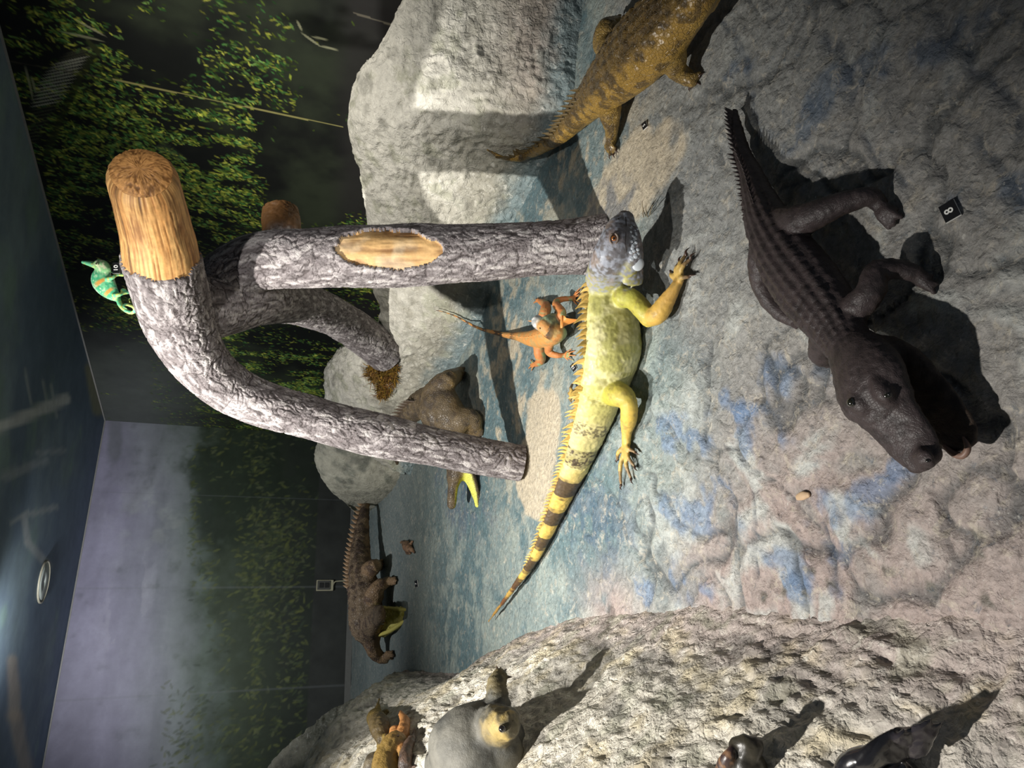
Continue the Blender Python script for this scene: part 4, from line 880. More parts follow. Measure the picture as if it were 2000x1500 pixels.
# crocodile behind the leaning limb
def mid_croc():
    gD = lambda x, y, D, r, h: (at_d(x, y, D), r, h)
    D0 = (hit(925, 835)-CAM)@AX_F; root = empty('crocodile', (*at_d(905, 835, D0)[:2], 0), 'brown crocodile half hidden by the leaning limb, yellow mouth gaping', 'crocodile')
    Db = D0-.06
    sp = [gD(776, 906, D0+.75, .012, .014), gD(776, 880, D0+.60, .02, .024), gD(782, 850, D0+.42, .035, .04), gD(796, 818, D0+.24, .055, .062), gD(816, 796, D0+.12, .075, .08), gD(838, 788, D0+.04, .10, .095), gD(862, 800, Db, .15, .12), gD(882, 826, Db, .155, .125), gD(894, 862, Db-.02, .11, .10), gD(899, 895, Db-.04, .09, .085)]
    cf = seg_cols((84, 72, 54), (60, 52, 44), (104, 84, 50), 26, 33); lf = seg_cols((92, 78, 56), (64, 54, 44), (112, 92, 56), 30, 35)
    fh = hit(902, 728); ff = hit(936, 846)
    L = [dict(p=[(at_d(848, 772, Db), .075), (at_d(862, 755, Db-.02), .07), (at_d(878, 740, Db-.02), .055), (at_d(892, 733, (fh-CAM)@AX_F-.05), .042), (fh+[0, 0, .02], .035)], toes=[hit(910, 718)+[0, 0, .01], hit(911, 728)+[0, 0, .01], hit(907, 738)+[0, 0, .01], hit(901, 742)+[0, 0, .01]], tr=.016),
         dict(p=[(at_d(889, 836, Db-.08), .07), (at_d(900, 822, Db-.12), .065), (at_d(917, 816, Db-.12), .055), (at_d(928, 826, Db-.12), .042), (ff+[0, 0, .03], .035)], toes=[hit(944, 850)+[0, 0, .01], hit(940, 858)+[0, 0, .01], hit(946, 842)+[0, 0, .01]], tr=.014)]
    yel = lambda V, N, i: mixc(cf(V, N, i), s2l([206, 206, 96]), sstep(.15, .5, i['up']))
    yelu = lambda V, N, i: mixc(cf(V, N, i), s2l([150, 146, 40]), sstep(-.3, -.6, i['up']))
    Hd = [('skull', tube([at_d(899, 895, Db-.04), at_d(893, 915, Db-.06), at_d(888, 932, Db-.07)], [.085, .08, .06], [.07, .06, .045], yelu, n=16)),
          ('snout', tube([at_d(888, 930, Db-.07), at_d(884, 955, Db-.08), at_d(882, 986, Db-.08)], [.055, .034, .028], [.04, .026, .026], yelu, n=20)),
          ('jaw', tube([at_d(905, 905, Db-.08), at_d(918, 932, Db-.10), at_d(928, 962, Db-.12), at_d(934, 986, Db-.12)], [.06, .06, .040, .020], [.036, .028, .02, .016], yel, n=24))]
    me, tb = croc('crocodile', root, sp, L, Hd, cf, lf, .0105, .0055, attr_mat('brown_hide', .5, (('scale', 85, .6, .004), ('noise', 40, .35, .005)), .4, .22, 30), rows=30, ncol=2.6)
    t1 = teeth_row(root, at_d(893, 935, Db-.12), at_d(888, 985, Db-.12), 9, .022, .006, (0, 0, -1)); t2 = teeth_row(root, at_d(913, 950, Db-.16), at_d(928, 986, Db-.15), 8, .02, .005, (0, 0, 1))
    each('tooth', t1+t2, TOOTH, root)
    P, r, h, T, A, B, u = _tube_eval(tb[0]); sc = []
    for k in range(16):
        i = 14+k*3; b = P[i]+B[i]*h[i]*.9; sc.append(cone(b, b+B[i]*.05-T[i]*.02, .022, flat=.35, up=tuple(np.cross(T[i], B[i])), m=8))
    each('scute', sc, flat_mat('brown_scute', (70, 58, 46), .5), root)
mid_croc()
# far crocodile by the back wall
def far_croc():
    root = empty('crocodile', (*Z(765, 1170)[:2], 0), 'brown crocodile lying along the back wall, wide yellow mouth open to the front', 'crocodile')
    D1 = (Z(768, 1140)-CAM)@AX_F; g = lambda x, y, D, r, h: (at_d(x, y, D), r, h)
    sp = [g(719, 966, D1+1.0, .02, .02), g(713, 1000, D1+.80, .04, .05), g(708, 1040, D1+.6, .06, .075), g(706, 1080, D1+.42, .08, .095), g(706, 1112, D1+.30, .11, .11), g(712, 1142, D1+.18, .15, .13), g(717, 1176, D1+.08, .17, .14), g(718, 1212, D1+.0, .16, .14), g(722, 1232, D1-.05, .13, .12)]
    def bd(c, V, N, i, n): return mixc(c, s2l([52, 40, 34]), .7*sstep(.1, .6, np.sin(i['t']*55+4*n))*sstep(.55, .4, i['t']))
    cf = seg_cols((118, 100, 78), (66, 52, 44), (140, 112, 78), 20, 53, bd); lf = seg_cols((140, 114, 84), (84, 66, 54), (150, 124, 88), 20, 55)
    f = lambda x, y: hit(x, y)+[0, 0, .015]
    L = [dict(p=[(at_d(722, 1112, D1+.12), .07), (at_d(732, 1106, D1+.08), .055), (f(742, 1104), .04)], toes=[f(750, 1094), f(752, 1102), f(748, 1112)], tr=.02),
         dict(p=[(at_d(730, 1166, D1-.06), .075), (at_d(737, 1148, D1-.08), .06), (at_d(750, 1140, D1-.06), .045), (f(766, 1134), .035)], toes=[f(777, 1128), f(779, 1134), f(776, 1141)], tr=.018),
         dict(p=[(at_d(724, 1240, D1-.08), .075), (at_d(727, 1262, D1-.10), .06), (at_d(736, 1280, D1-.08), .05), (at_d(752, 1286, D1-.05), .04), (f(762, 1280), .035)], toes=[f(771, 1272), f(773, 1280), f(769, 1287)], tr=.018)]
    yel = lambda V, N, i: mixc(mixc(s2l([176, 164, 66]), s2l([206, 196, 110]), sstep(-.2, .2, ns(V, 30, 2, 1))), s2l([120, 108, 84]), sstep(.2, -.2, i['up']))
    lo = np.array([.35, -1, .6]); 
    Hd = [('skull', tube([at_d(720, 1232, D1-.05), at_d(727, 1216, D1-.14), at_d(735, 1205, D1-.24)], [.12, .11, .09], [.10, .085, .06], cf, n=16)),
          ('snout', tube([at_d(735, 1205, D1-.24), at_d(741, 1201, D1-.42), at_d(745, 1199, D1-.58)], [.085, .07, .055], [.05, .035, .03], cf, n=16)),
          ('jaw', tube([at_d(742, 1213, D1-.10), at_d(764, 1208, D1-.24), at_d(786, 1202, D1-.36), at_d(801, 1199, D1-.42)], [.125, .10, .07, .04], [.05, .03, .025, .022], yel, n=24, up=(.1, -.8, .45)))]
    me, tb = croc('crocodile', root, sp, L, Hd, cf, lf, .0145, .009, attr_mat('mottled_hide', .55, (('scale', 55, .7, .006), ('noise', 30, .4, .006)), .35, .25, 22), rows=28, ncol=2.4)
    t = [cone(at_d(x, y, D1-.50+k*.02), at_d(x+4, y+(1 if k % 2 else -1), D1-.52+k*.02), .006, m=6) for k, (x, y) in enumerate([(747, 1190), (749, 1194), (750, 1198), (751, 1203), (750, 1208), (748, 1213), (746, 1219)])]
    each('tooth', t, TOOTH, root)
    rim = [tube([at_d(*p) for p in ((740, 1240, D1-.16), (762, 1232, D1-.28), (786, 1216, D1-.38), (802, 1202, D1-.46), (800, 1192, D1-.46), (778, 1190, D1-.36), (752, 1188, D1-.22))], [.014, .016, .014, .012, .012, .013, .012], n=50, m=8)]
    part('jaw_rim', loose(rim), flat_mat('yellow_lip', (196, 184, 96), .5), root)
    P, r, h, T, A, B, u = _tube_eval(tb[0]); sc = []
    for k in range(22):
        i = 6+k*3; b = P[i]+B[i]*h[i]*.92; sc.append(cone(b, b+B[i]*.05-T[i]*.02, .028, flat=.4, up=tuple(np.cross(T[i], B[i])), m=8))
    each('scute', sc, flat_mat('tan_scute', (150, 122, 92), .5), root)
far_croc()
# ---- small orange iguana facing the front
def small_iguana():
    root = empty('iguana', (*Z(1085, 640)[:2], 0), 'small orange and green iguana with raised head and thin striped tail', 'iguana')
    g = lambda x, y, z, r, h: (Z(x, y, z), r, h)
    f = lambda x, y, e=.006: hit(x, y)+gn(hit(x, y))*e
    tl = [(851, 606), (862, 608), (872, 611), (884, 615), (895, 620), (906, 626), (917, 632), (928, 638), (944, 644), (960, 648), (986, 654)]
    Dt = np.array([(hit(*q)-CAM)@AX_F for q in tl])
    for _ in range(4): Dt[1:-1] = (Dt[:-2]+Dt[1:-1]*2+Dt[2:])/4
    P = [at_d(*q, d-.035) for q, d in zip(tl, Dt)]+[Z(1012, 657, .05), Z(1036, 661, .062), Z(1056, 660, .075), Z(1076, 655, .09), Z(1088, 650, .095)]
    R = [.0025, .003, .0036, .0042, .005, .0056, .0064, .0072, .009, .0105, .014, .021, .034, .042, .042, .034]; Hh = [.0025, .003, .0036, .0042, .005, .0056, .0064, .0075, .0095, .0115, .016, .024, .036, .044, .046, .040]
    def cb(V, N, i):
        n = ns(V, 60, 3, 4); c = mixc(s2l([196, 136, 72]), s2l([170, 140, 88]), sstep(-.1, .4, n)); c = mixc(c, s2l([136, 158, 112]), sstep(-.05, -.6, i['up'])*.9)
        b = sstep(-.1, .25, np.sin(i['t']*70+1.2*np.abs(i['side']))); return mixc(c, s2l([62, 48, 40]), b*sstep(.76, .70, i['t'])*.9)
    def cl(V, N, i): return mixc(s2l([186, 118, 66]), s2l([142, 152, 104]), sstep(-.1, .4, ns(V, 45, 2, 8)-.3*i['up']))
    def ch(V, N, i): return mixc(s2l([150, 152, 150]), s2l([206, 204, 200]), sstep(-.2, .4, ns(V, 80, 2, 9)))
    tb = [tube(P, R, Hh, cb, n=90, m=24)]
    hd = Z(1050, 628, .165)
    tb.append(tube([Z(1086, 650, .098), Z(1074, 645, .125), Z(1062, 636, .15)], [.032, .030, .027], [.034, .034, .03], cb, n=14))
    tb.append(tube([Z(1058, 634, .152), hd, Z(1050, 622, .162)], [.027, .026, .015], [.028, .026, .016], ch, n=14, m=20))
    tb.append(tube([Z(1070, 630, .135), Z(1078, 626, .115), Z(1084, 622, .10)], [.024, .022, .018], [.03, .03, .026], lambda V, N, i: mixc(s2l([100, 116, 96]), s2l([140, 150, 116]), sstep(-.2, .3, ns(V, 70, 2, 3))), n=12))
    legs = [([Z(1086, 628, .09), Z(1098, 612, .085), Z(1086, 594, .075), Z(1096, 585, .05), f(1124, 583, .012)], [(1140, 566), (1144, 574), (1136, 562), (1138, 592), (1130, 596)]),
            ([Z(1082, 662, .088), Z(1074, 672, .08), Z(1072, 688, .06), Z(1088, 694, .04), f(1108, 695, .012)], [(1124, 686), (1126, 695), (1122, 704), (1118, 682), (1112, 704)]),
            ([Z(1056, 640, .07), Z(1064, 612, .065), Z(1066, 596, .04), f(1060, 588, .014)], [(1054, 581), (1048, 584), (1044, 592)]),
            ([Z(1052, 670, .065), Z(1054, 690, .055), Z(1056, 704, .03), f(1052, 712, .014)], [(1036, 712), (1034, 720), (1040, 724), (1038, 702)])]
    claws = []
    for k, (pp, tt) in enumerate(legs):
        rr_ = [.020, .018, .0165, .0125, .010][:len(pp)] if k < 2 else [.024, .025, .020, .012]
        tb.append(tube(pp, rr_, None, cl, n=20, m=14))
        for x, y in tt:
            for q in toes(pp[-1], [f(x, y, .004)], .0036): q['col'] = cl; tb.append(q)
    me = skin(tb, .0030, lambda V, N, I, W: .0008*ns(V, 140, 2, 3), 3, .5)
    part('body', me, attr_mat('orange_skin', .5, (('scale', 260, .4, .001),), .4, .15, 70), root)
    fan = tube([Z(1096, 628, .105), Z(1106, 628, .085), Z(1130, 625, .045)], [.003, .003, .001], [.026, .020, .003], n=12, up=(.2, 0, 1)); fan['col'] = None
    part('dewlap', loose([fan]), flat_mat('orange_fin', (204, 132, 62), .5), root)['label'] = 'orange throat fin'
    out = -AX_F
    for x, y in ((1055, 641), (1046, 616)):
        q = bvh_front(me, x, y, root); eye_parts(root, q-out*.002, .0042, (120, 84, 40), out)
    Pb, r, h, T, A, B, u = _tube_eval(tb[0]); sc = []
    for k in range(22): i = 88-k*2; b = Pb[i]+B[i]*h[i]*.9; hh = .018*(1-k/30); sc.append(cone(b, b+B[i]*hh-T[i]*hh*.4, .003, m=6))
    for k in range(7): b = hd+np.array([.0, .012+.006*k, .018-.006*k]); sc.append(cone(b, b+np.array([0, .008, .016]), .003, m=6))
    each('spine', sc, flat_mat('orange_spines', (210, 140, 70), .5), root)
small_iguana()
# ---- green chameleon clinging to the limb
def chameleon():
    D = 2.60; a = lambda x, y, d=0: at_d(x, y, D+d)
    root = empty('chameleon', a(205, 555), 'bright green chameleon with orange bars climbing the sawn log near the ceiling', 'chameleon')
    def cb(V, N, i):
        n = ns(V, 90, 3, 3); c = mixc(s2l([70, 178, 128]), s2l([120, 206, 150]), sstep(-.2, .3, n)); c = mixc(c, s2l([196, 226, 190]), .8*sstep(.25, .5, ns(V, 150, 2, 6)))
        bar = sstep(.3, .8, np.sin(i['t']*24-.6)); c = mixc(c, s2l([222, 160, 76]), bar*sstep(.95, .2, i['up'])*sstep(-.8, -.2, i['up']-0)*sstep(.12, .3, i['t'])*sstep(.95, .85, i['t']))
        return mixc(c, s2l([226, 236, 214]), .7*sstep(.8, .97, np.abs(i['up'])))
    def cg(V, N, i): return mixc(s2l([110, 200, 150]), s2l([190, 206, 110]), sstep(0, .3, ns(V, 110, 2, 8)))
    def chd(V, N, i): return mixc(s2l([150, 206, 140]), s2l([226, 230, 190]), sstep(-.1, .3, ns(V, 120, 2, 9)))
    upv = (AX_D*-.8+AX_R*-.6)   # body's dorsal direction faces away from the log
    tb = [tube([a(200, 530), a(199, 545), a(208, 560), a(220, 574), a(230, 583)], [.014, .017, .017, .013, .009], [.030, .040, .038, .026, .014], cb, n=40, up=tuple(upv), m=24)]
    tb.append(tube([a(205, 530), a(198, 521), a(189, 516)], [.016, .017, .012], [.026, .027, .018], chd, n=14, up=tuple(upv)))
    tb.append(tube([a(212, 531), a(207, 523), a(199, 514), a(191, 508)], [.006, .009, .007, .004], [.012, .016, .012, .006], chd, n=14, up=tuple(AX_R)))
    tb.append(tube([a(189, 519), a(176, 515), a(162, 512)], [.012, .010, .006], [.014, .011, .006], cg, n=14))
    tail = [(230, 583), (238, 596), (248, 606), (258, 610.5), (265, 608), (264, 601), (256, 596.5), (247, 595), (244, 599), (250, 603)]
    tb.append(tube([a(q[0]-2.5*(k > 0), q[1], -.012*k) for k, q in enumerate(tail)], [.009, .009, .008, .007, .006, .0055, .005, .0045, .0035, .002], None, cg, n=60, m=12))
    tb.append(tube([a(210, 545, -.015), a(219, 543, -.02), a(228, 537, -.01), a(240, 537)], [.009, .007, .006, .006], None, cg, n=16, m=12))
    tb.append(tube([a(231, 536), a(224, 533), a(218, 532)], [.005, .0045, .002], None, cg, n=8, m=10))
    tb.append(tube([a(224, 577, -.012), a(232, 576, -.02), a(240, 573, -.012), a(250, 571)], [.009, .0075, .006, .006], None, cg, n=16, m=12))
    tb.append(tube([a(241, 573), a(238, 567), a(243, 565), a(247, 569)], [.006, .005, .0045, .003], None, cg, n=10, m=10))
    tb.append(tube([a(254, 591, .02), a(252, 585, .01), a(256, 583, .01), a(262, 586, .02)], [.0015, .003, .003, .002], None, cg, n=10, m=10))
    me = skin(tb, .0022, lambda V, N, I, W: .0006*ns(V, 200, 2, 3), 2, .5)
    part('body', me, attr_mat('green_skin', .45, (('scale', 330, .4, .0008),), .4, .12, 90), root)
    q = bvh_front(me, 190, 516, root); part('eye_turret', ball(q, .0075), flat_mat('turret', (196, 206, 160), .4), root); part('eye', ball(q-AX_F*.0065, .0026), BLACK_GLOSS, root)
chameleon()
# ---- turtle on the ridge
def mound_eyes(): pass
def turtle():
    c = hit(945, 1446); D = (c-CAM)@AX_F; a = lambda x, y, d=0: at_d(x, y, D+d)
    root = empty('turtle', c, 'grey smooth-shelled turtle craning from the rock ridge, claws on its outstretched leg', 'turtle')
    def cs(V, N, i): n = ns(V, 16, 3, 4); return mixc(s2l([70, 70, 66]), s2l([104, 102, 94]), sstep(-.4, .4, n))
    def ck(V, N, i): n = ns(V, 26, 3, 5); return mixc(s2l([104, 94, 66]), s2l([70, 66, 52]), sstep(-.1, .4, n))
    def chd(V, N, i): n = ns(V, 26, 3, 7); return mixc(s2l([96, 90, 72]), s2l([168, 146, 88]), sstep(-.05, .5, n+.3*i['up']))
    tb = [tube([a(914, 1430, -.03), a(922, 1448, -.10), a(932, 1465, -.12), a(930, 1510, -.10), a(925, 1550, -.05)], [.06, .115, .145, .14, .07], [.08, .13, .15, .14, .08], cs, n=40, m=32, up=tuple(-AX_F)),
          tube([a(950, 1432, -.14), a(968, 1420, -.20), a(980, 1415, -.24)], [.066, .060, .050], [.066, .06, .052], cs, n=16, m=24),
          tube([a(978, 1415, -.24), a(987, 1416, -.275)], [.050, .038], [.052, .04], chd, n=8, m=20)]
    # outstretched fore limb towards the right with claws
    hL = hit(976, 1322)
    tb.append(tube([a(962, 1412, -.12), a(971, 1385, -.12), a(971, 1358, -.11), a(970, 1338, -.09), a(976, 1322, -.07)], [.055, .045, .032, .029, .024], None, lambda V, N, i: mixc(cs(V, N, i), ck(V, N, i), sstep(.2, .7, i['t'])), n=24))
    tb.append(tube([a(960, 1452, -.16), a(985, 1470, -.20), a(1002, 1492, -.18), a(1008, 1530, -.12)], [.06, .055, .04, .035], None, lambda V, N, i: mixc(cs(V, N, i), ck(V, N, i), sstep(.2, .7, i['t'])), n=20))
    tb.append(tube([a(915, 1408, -.04), a(902, 1412, -.02), a(888, 1416, .0), hit(876, 1420)], [.04, .034, .028, .024], None, ck, n=16))
    for x, y in ((864, 1406), (870, 1404), (866, 1418)): tb.append(tube([hit(878, 1418), hit(x, y)+[0, 0, .005]], [.012, .005], None, ck, n=8, m=10))
    def disp(V, N, I, W): return (W[1]+W[2])*(.007*ridged(V*26+fbm(V*9, 2, 1)[:, None]*1.2, 2, 3)-.003)+.003*ns(V, 30, 3, 2)+W[3]*.002*np.sin(I[3]['t']*90)
    me = skin(tb, .0065, disp, 5, .6)
    part('body', me, attr_mat('leathery_skin', .6, (('noise', 90, .5, .004), ('scale', 190, .3, .001)), .35, .2, 30), root)
    q = bvh_front(me, 981, 1423, root); eye_parts(root, q, .0095, (30, 26, 24), -AX_F)
    for x, y, x2, y2 in ((974, 1318, 970, 1300), (980, 1316, 990, 1306), (983, 1322, 1000, 1322), (977, 1316, 978, 1302)):
        b = a(x, y, -.06); part('claw', loose([cone(b, a(x2, y2, -.04), .008, m=8)]), CLAW, root)
    fh = hit(1036, 1490)
turtle()
# ---- frogs and lizards along the ridge top
def ridge_critter(name, label, cat, pts, cols, limbs=(), eyes=(), voxel=.004, lift=.012, mat=None, dsp=.002, tip=None):
    c = hit(*pts[len(pts)//2][:2]); root = empty(name, c, label, cat)
    def L(x, y, z): return hit(x, y)+gn(hit(x, y))*z
    def cf(V, N, i):
        n = ns(V, 45, 3, 6); k = mixc(s2l(cols[0]), s2l(cols[1]), sstep(-.1, .35, n)); return mixc(k, s2l(cols[2]), sstep(.5, .8, i['t'])*.8) if len(cols) > 2 else k
    tb = [tube([L(x, y, r*.8+lift*.3) for x, y, r in pts], [r for x, y, r in pts], None, cf, n=36, m=18)]
    for lm in limbs: tb.append(tube([L(x, y, r+.002) for x, y, r in lm], [r for x, y, r in lm], None, cf, n=12, m=12))
    me = skin(tb, voxel, lambda V, N, I, W: dsp*ns(V, 70, 3, 2), 3, .5)
    part('body', me, mat or attr_mat(name+'_skin', .5, (('scale', 120, .4, .002),), .4, .2, 50), root)
    for x, y, r in eyes:
        q = bvh_front(me, x, y, root); eye_parts(root, q, r, (60, 44, 30), -AX_F)
    return root
ridge_critter('lizard', 'olive lizard with dark mottled head, topmost on the ridge beside the back wall', 'lizard',
    [(742, 1366, .004), (741, 1378, .007), (739, 1392, .020), (742, 1408, .036), (746, 1422, .038), (751, 1438, .038), (754, 1450, .022)], [(134, 112, 56), (104, 88, 48), (70, 60, 44)],
    [[(736, 1400, .014), (727, 1408, .012), (724, 1416, .006)], [(748, 1400, .014), (757, 1396, .012), (758, 1391, .006)], [(748, 1450, .016), (747, 1460, .013), (756, 1470, .007)], [(758, 1448, .016), (764, 1460, .01)]], [(755, 1437, .006)], dsp=.005)
ridge_critter('lizard', 'ochre lizard with an orange tail, in the middle of the small group on the ridge', 'lizard',
    [(783, 1394, .006), (787, 1404, .012), (793, 1418, .018), (796, 1436, .024), (792, 1454, .032), (783, 1470, .042), (774, 1492, .048), (768, 1520, .045)], [(160, 110, 62), (176, 124, 74), (112, 98, 48)],
    [[(784, 1450, .018), (777, 1440, .022), (781, 1430, .018), (784, 1424, .006)], [(794, 1462, .018), (790, 1476, .02), (796, 1490, .01)]], [(777, 1437, .005)], dsp=.003)
ridge_critter('lizard', 'thin dark brown lizard beside the ochre one, nearest the turtle', 'lizard',
    [(812, 1424, .003), (809, 1442, .008), (806, 1455, .016), (802, 1472, .020), (799, 1490, .022), (797, 1510, .02)], [(86, 68, 56), (60, 50, 44)], [[(800, 1486, .01), (808, 1496, .008), (814, 1498, .003)]], dsp=.003)
ridge_critter('frog', 'dark blotched frog cut off by the frame below the olive lizard', 'frog',
    [(742, 1480, .016), (739, 1490, .026), (736, 1505, .034), (733, 1520, .03)], [(70, 62, 48), (110, 100, 80)], [], [(741, 1486, .006)], dsp=.003)
ridge_critter('frog', 'tiny brown frog on open floor near the far crocodile', 'frog',
    [(797, 1062, .020), (802, 1066, .034), (806, 1071, .030), (809, 1074, .018)], [(128, 100, 76), (84, 66, 52)], [[(798, 1064, .014), (790, 1058, .012), (785, 1060, .008)], [(800, 1070, .014), (798, 1080, .012), (804, 1081, .008)], [(806, 1064, .014), (808, 1058, .01)], [(808, 1074, .012), (812, 1079, .008)]], [(809, 1071, .006)], voxel=.006, dsp=.004)
def dark_shell():
    c = hit(1470, 1490); D = (c-CAM)@AX_F; a = lambda x, y, d=0: at_d(x, y, D+d)
    root = empty('turtle', c, 'small black turtle with a mottled brown head on the ridge, cut off by the frame', 'turtle')
    ck = lambda V, N, i: mixc(s2l([38, 36, 30]), s2l([56, 52, 42]), sstep(-.2, .4, ns(V, 30, 3, 2)))
    cm = lambda V, N, i: mixc(s2l([120, 90, 66]), s2l([60, 46, 44]), sstep(-.1, .2, ns(V, 90, 3, 2)))
    me = skin([tube([a(1436, 1462, -.02), a(1462, 1462, -.03), a(1476, 1456, -.03), a(1482, 1446, -.02)], [.012, .018, .016, .006], [.02, .028, .02, .008], ck, n=20, up=tuple(AX_R)),
               tube([a(1440, 1490, -.01), a(1462, 1494, -.02), a(1484, 1510, -.01)], [.026, .032, .02], None, ck, n=14),
               tube([a(1408, 1515, -.0), a(1416, 1492, -.02), a(1424, 1474, -.03), a(1428, 1464, -.03)], [.014, .014, .011, .006], None, cm, n=14)], .0035, lambda V, N, I, W: .0015*ns(V, 90, 3, 2), 3)
    part('body', me, attr_mat('dark_shell_skin', .4, (('noise', 90, .4, .003),), .5, .2, 50), root)
dark_shell()
def glossy():
    c = hit(1740, 1480); D = (c-CAM)@AX_F; a = lambda x, y, d=0: at_d(x, y, D+d)
    root = empty('seal', c, 'glossy black animal with a jagged webbed foot on the ridge, cut off by the frame', 'animal')
    root.name = 'webbed_animal'
    ck = lambda V, N, i: mixc(s2l([26, 25, 28]), s2l([52, 48, 52]), sstep(-.2, .5, ns(V, 20, 3, 2)))
    tb = [tube([a(1648, 1524, 0), a(1668, 1496, -.03), a(1694, 1482, -.05), a(1716, 1480, -.055)], [.024, .025, .022, .016], [.018, .022, .018, .012], ck, n=30, up=tuple(-AX_F)),
          tube([a(1676, 1486, -.05), a(1715, 1470, -.06), a(1752, 1456, -.055), a(1786, 1446, -.045)], [.012, .022, .029, .024], [.012, .009, .007, .005], ck, n=24, up=tuple(-AX_F)),
          tube([a(1790, 1524, -.01), a(1760, 1516, -.04), a(1720, 1522, -.03)], [.022, .030, .028], [.02, .024, .02], ck, n=20)]
    for p in (((1750, 1456), (1762, 1440), (1764, 1421)), ((1770, 1446), (1796, 1428), (1822, 1402)), ((1775, 1456), (1815, 1434), (1845, 1408)), ((1778, 1464), (1805, 1460), (1824, 1455))):
        tb.append(tube([a(*p[0], -.055), a(*p[1], -.065), a(*p[2], -.065)], [.020, .014, .0015], [.006, .004, .0015], ck, n=14, up=tuple(-AX_F)))
    me = skin(tb, .0032, lambda V, N, I, W: .0015*ns(V, 40, 2, 2), 3)
    part('body', me, attr_mat('wet_black_skin', .18, (('noise', 50, .3, .004),), .6, .2, 30, coat=.6), root)
glossy()

# ------------------------------------------------------------------ number tags, socket, ceiling light, moss and twigs
TAGB = flat_mat('tag_black', (20, 20, 22), .4, var=.05); TAGW = flat_mat('tag_white', (222, 222, 216), .5, var=.03)
def number_tag(text, centre, xdir, normal, w_, h_, th, label, group='number tags'):
    n = np.asarray(normal, float); n /= np.linalg.norm(n); x = np.asarray(xdir, float); x = x-n*(x@n); x /= np.linalg.norm(x); y = np.cross(n, x)
    M = Matrix(((x[0], y[0], n[0], 0), (x[1], y[1], n[1], 0), (x[2], y[2], n[2], 0), (0, 0, 0, 1)))
    root = empty('number_tag', centre, label, 'number tag', group)
    def box(a, b, z0, z1):
        bm = bmesh.new(); bmesh.ops.create_cube(bm, size=1); bmesh.ops.scale(bm, vec=(a, b, z1-z0), verts=bm.verts); bmesh.ops.translate(bm, vec=(0, 0, (z0+z1)/2), verts=bm.verts)
        bmesh.ops.bevel(bm, geom=bm.edges, offset=min(a, z1-z0)*.06, segments=1); me = bpy.data.meshes.new('plate'); bm.to_mesh(me); bm.free(); me.transform(M); return me
    link('backing', box(w_, h_, 0, th*.8), TAGW, root); link('plate', box(w_*.985, h_*.985, th*.8, th), TAGB, root)
    cu = bpy.data.curves.new('digit', 'FONT'); cu.body = text; cu.size = h_*.78; cu.align_x = 'CENTER'; cu.align_y = 'CENTER'; cu.extrude = .0004; cu.offset = h_*.012
    ob = bpy.data.objects.new('digit', cu); COLL.objects.link(ob); dg = bpy.context.evaluated_depsgraph_get(); me = bpy.data.meshes.new_from_object(ob.evaluated_get(dg)); bpy.data.objects.remove(ob)
    me.transform(M @ Matrix.Translation((0, 0, th+.0006))); me.materials.clear(); link('digit', me, TAGW, root)
def floor_tag(text, x, y, ya, yb, w_, h_, label, lift=.004, tilt=.0):
    p = hit(x, y); n = np.array([0, -tilt, 1.]); number_tag(text, p+[0, 0, lift], Z(*yb)-Z(*ya), n, w_, h_, .005, label)
floor_tag('8', 1861, 414, (1868, 428), (1855, 398), .036, .028, 'black number 8 tag on the floor in the dark front corner', .006, .25)
floor_tag('5', 1262, 246, (1264, 262), (1258, 232), .026, .020, 'small black number 5 tag on the floor by the olive crocodile', .004, .3)
floor_tag('13', 1124, 718, (1127, 728), (1119, 708), .032, .022, 'black number 13 tag by the small orange iguana', .006, .4)
floor_tag('7', 816, 1140, (816, 1146), (816, 1134), .045, .034, 'tiny black number 7 tag on the floor before the far crocodile', .008, .4)
number_tag('10', at_d(228, 524, 2.565), AX_R, -AX_F+AX_D*-.2, .038, .030, .003, 'black number 10 tag fixed to the log beside the chameleon')
# wall socket with its cable
def socket():
    s0, z0 = wall_hit(634, 1144, DL); P0 = np.array([*(KC+DL*s0), z0]); n3 = np.array([nL[0], nL[1], 0]); x3 = np.array([-DL[0], -DL[1], 0])
    root = empty('wall_socket', P0, 'grey wall socket box with pale frame and cable low on the back wall', 'socket')
    M = Matrix(((x3[0], 0, n3[0], 0), (x3[1], 0, n3[1], 0), (0, 1, 0, 0), (0, 0, 0, 1)))
    def box(a, b, c, x, y, z):
        bm = bmesh.new(); bmesh.ops.create_cube(bm, size=1); bmesh.ops.scale(bm, vec=(a, b, c), verts=bm.verts); bmesh.ops.bevel(bm, geom=bm.edges, offset=.004, segments=2); bmesh.ops.translate(bm, vec=(x, y, z), verts=bm.verts)
        me = bpy.data.meshes.new('box'); bm.to_mesh(me); bm.free(); me.transform(M); return me
    pale = flat_mat('socket_frame', (176, 170, 140), .5); grey = flat_mat('socket_grey', (84, 84, 78), .5); dark = flat_mat('socket_dark', (40, 40, 38), .5)
    link('housing', box(.105, .165, .03, 0, 0, .015), pale, root); link('cover', box(.088, .125, .012, 0, .012, .034), grey, root)
    link('outlet', box(.05, .042, .006, 0, .035, .042), dark, root); link('outlet', box(.05, .042, .006, 0, -.018, .042), dark, root)
    s1, z1 = wall_hit(686, 1130, DL); P1 = np.array([*(KC+DL*s1), z1])
    cb = loose([tube([P0+[0, 0, -.08]+n3*.02, P0*.6+P1*.4+n3*.02+x3*.01, P0*.25+P1*.75+n3*.018-x3*.005, P1+n3*.03], [.0065]*4, n=24, m=10)]); part('cable', cb, pale, root)
socket()
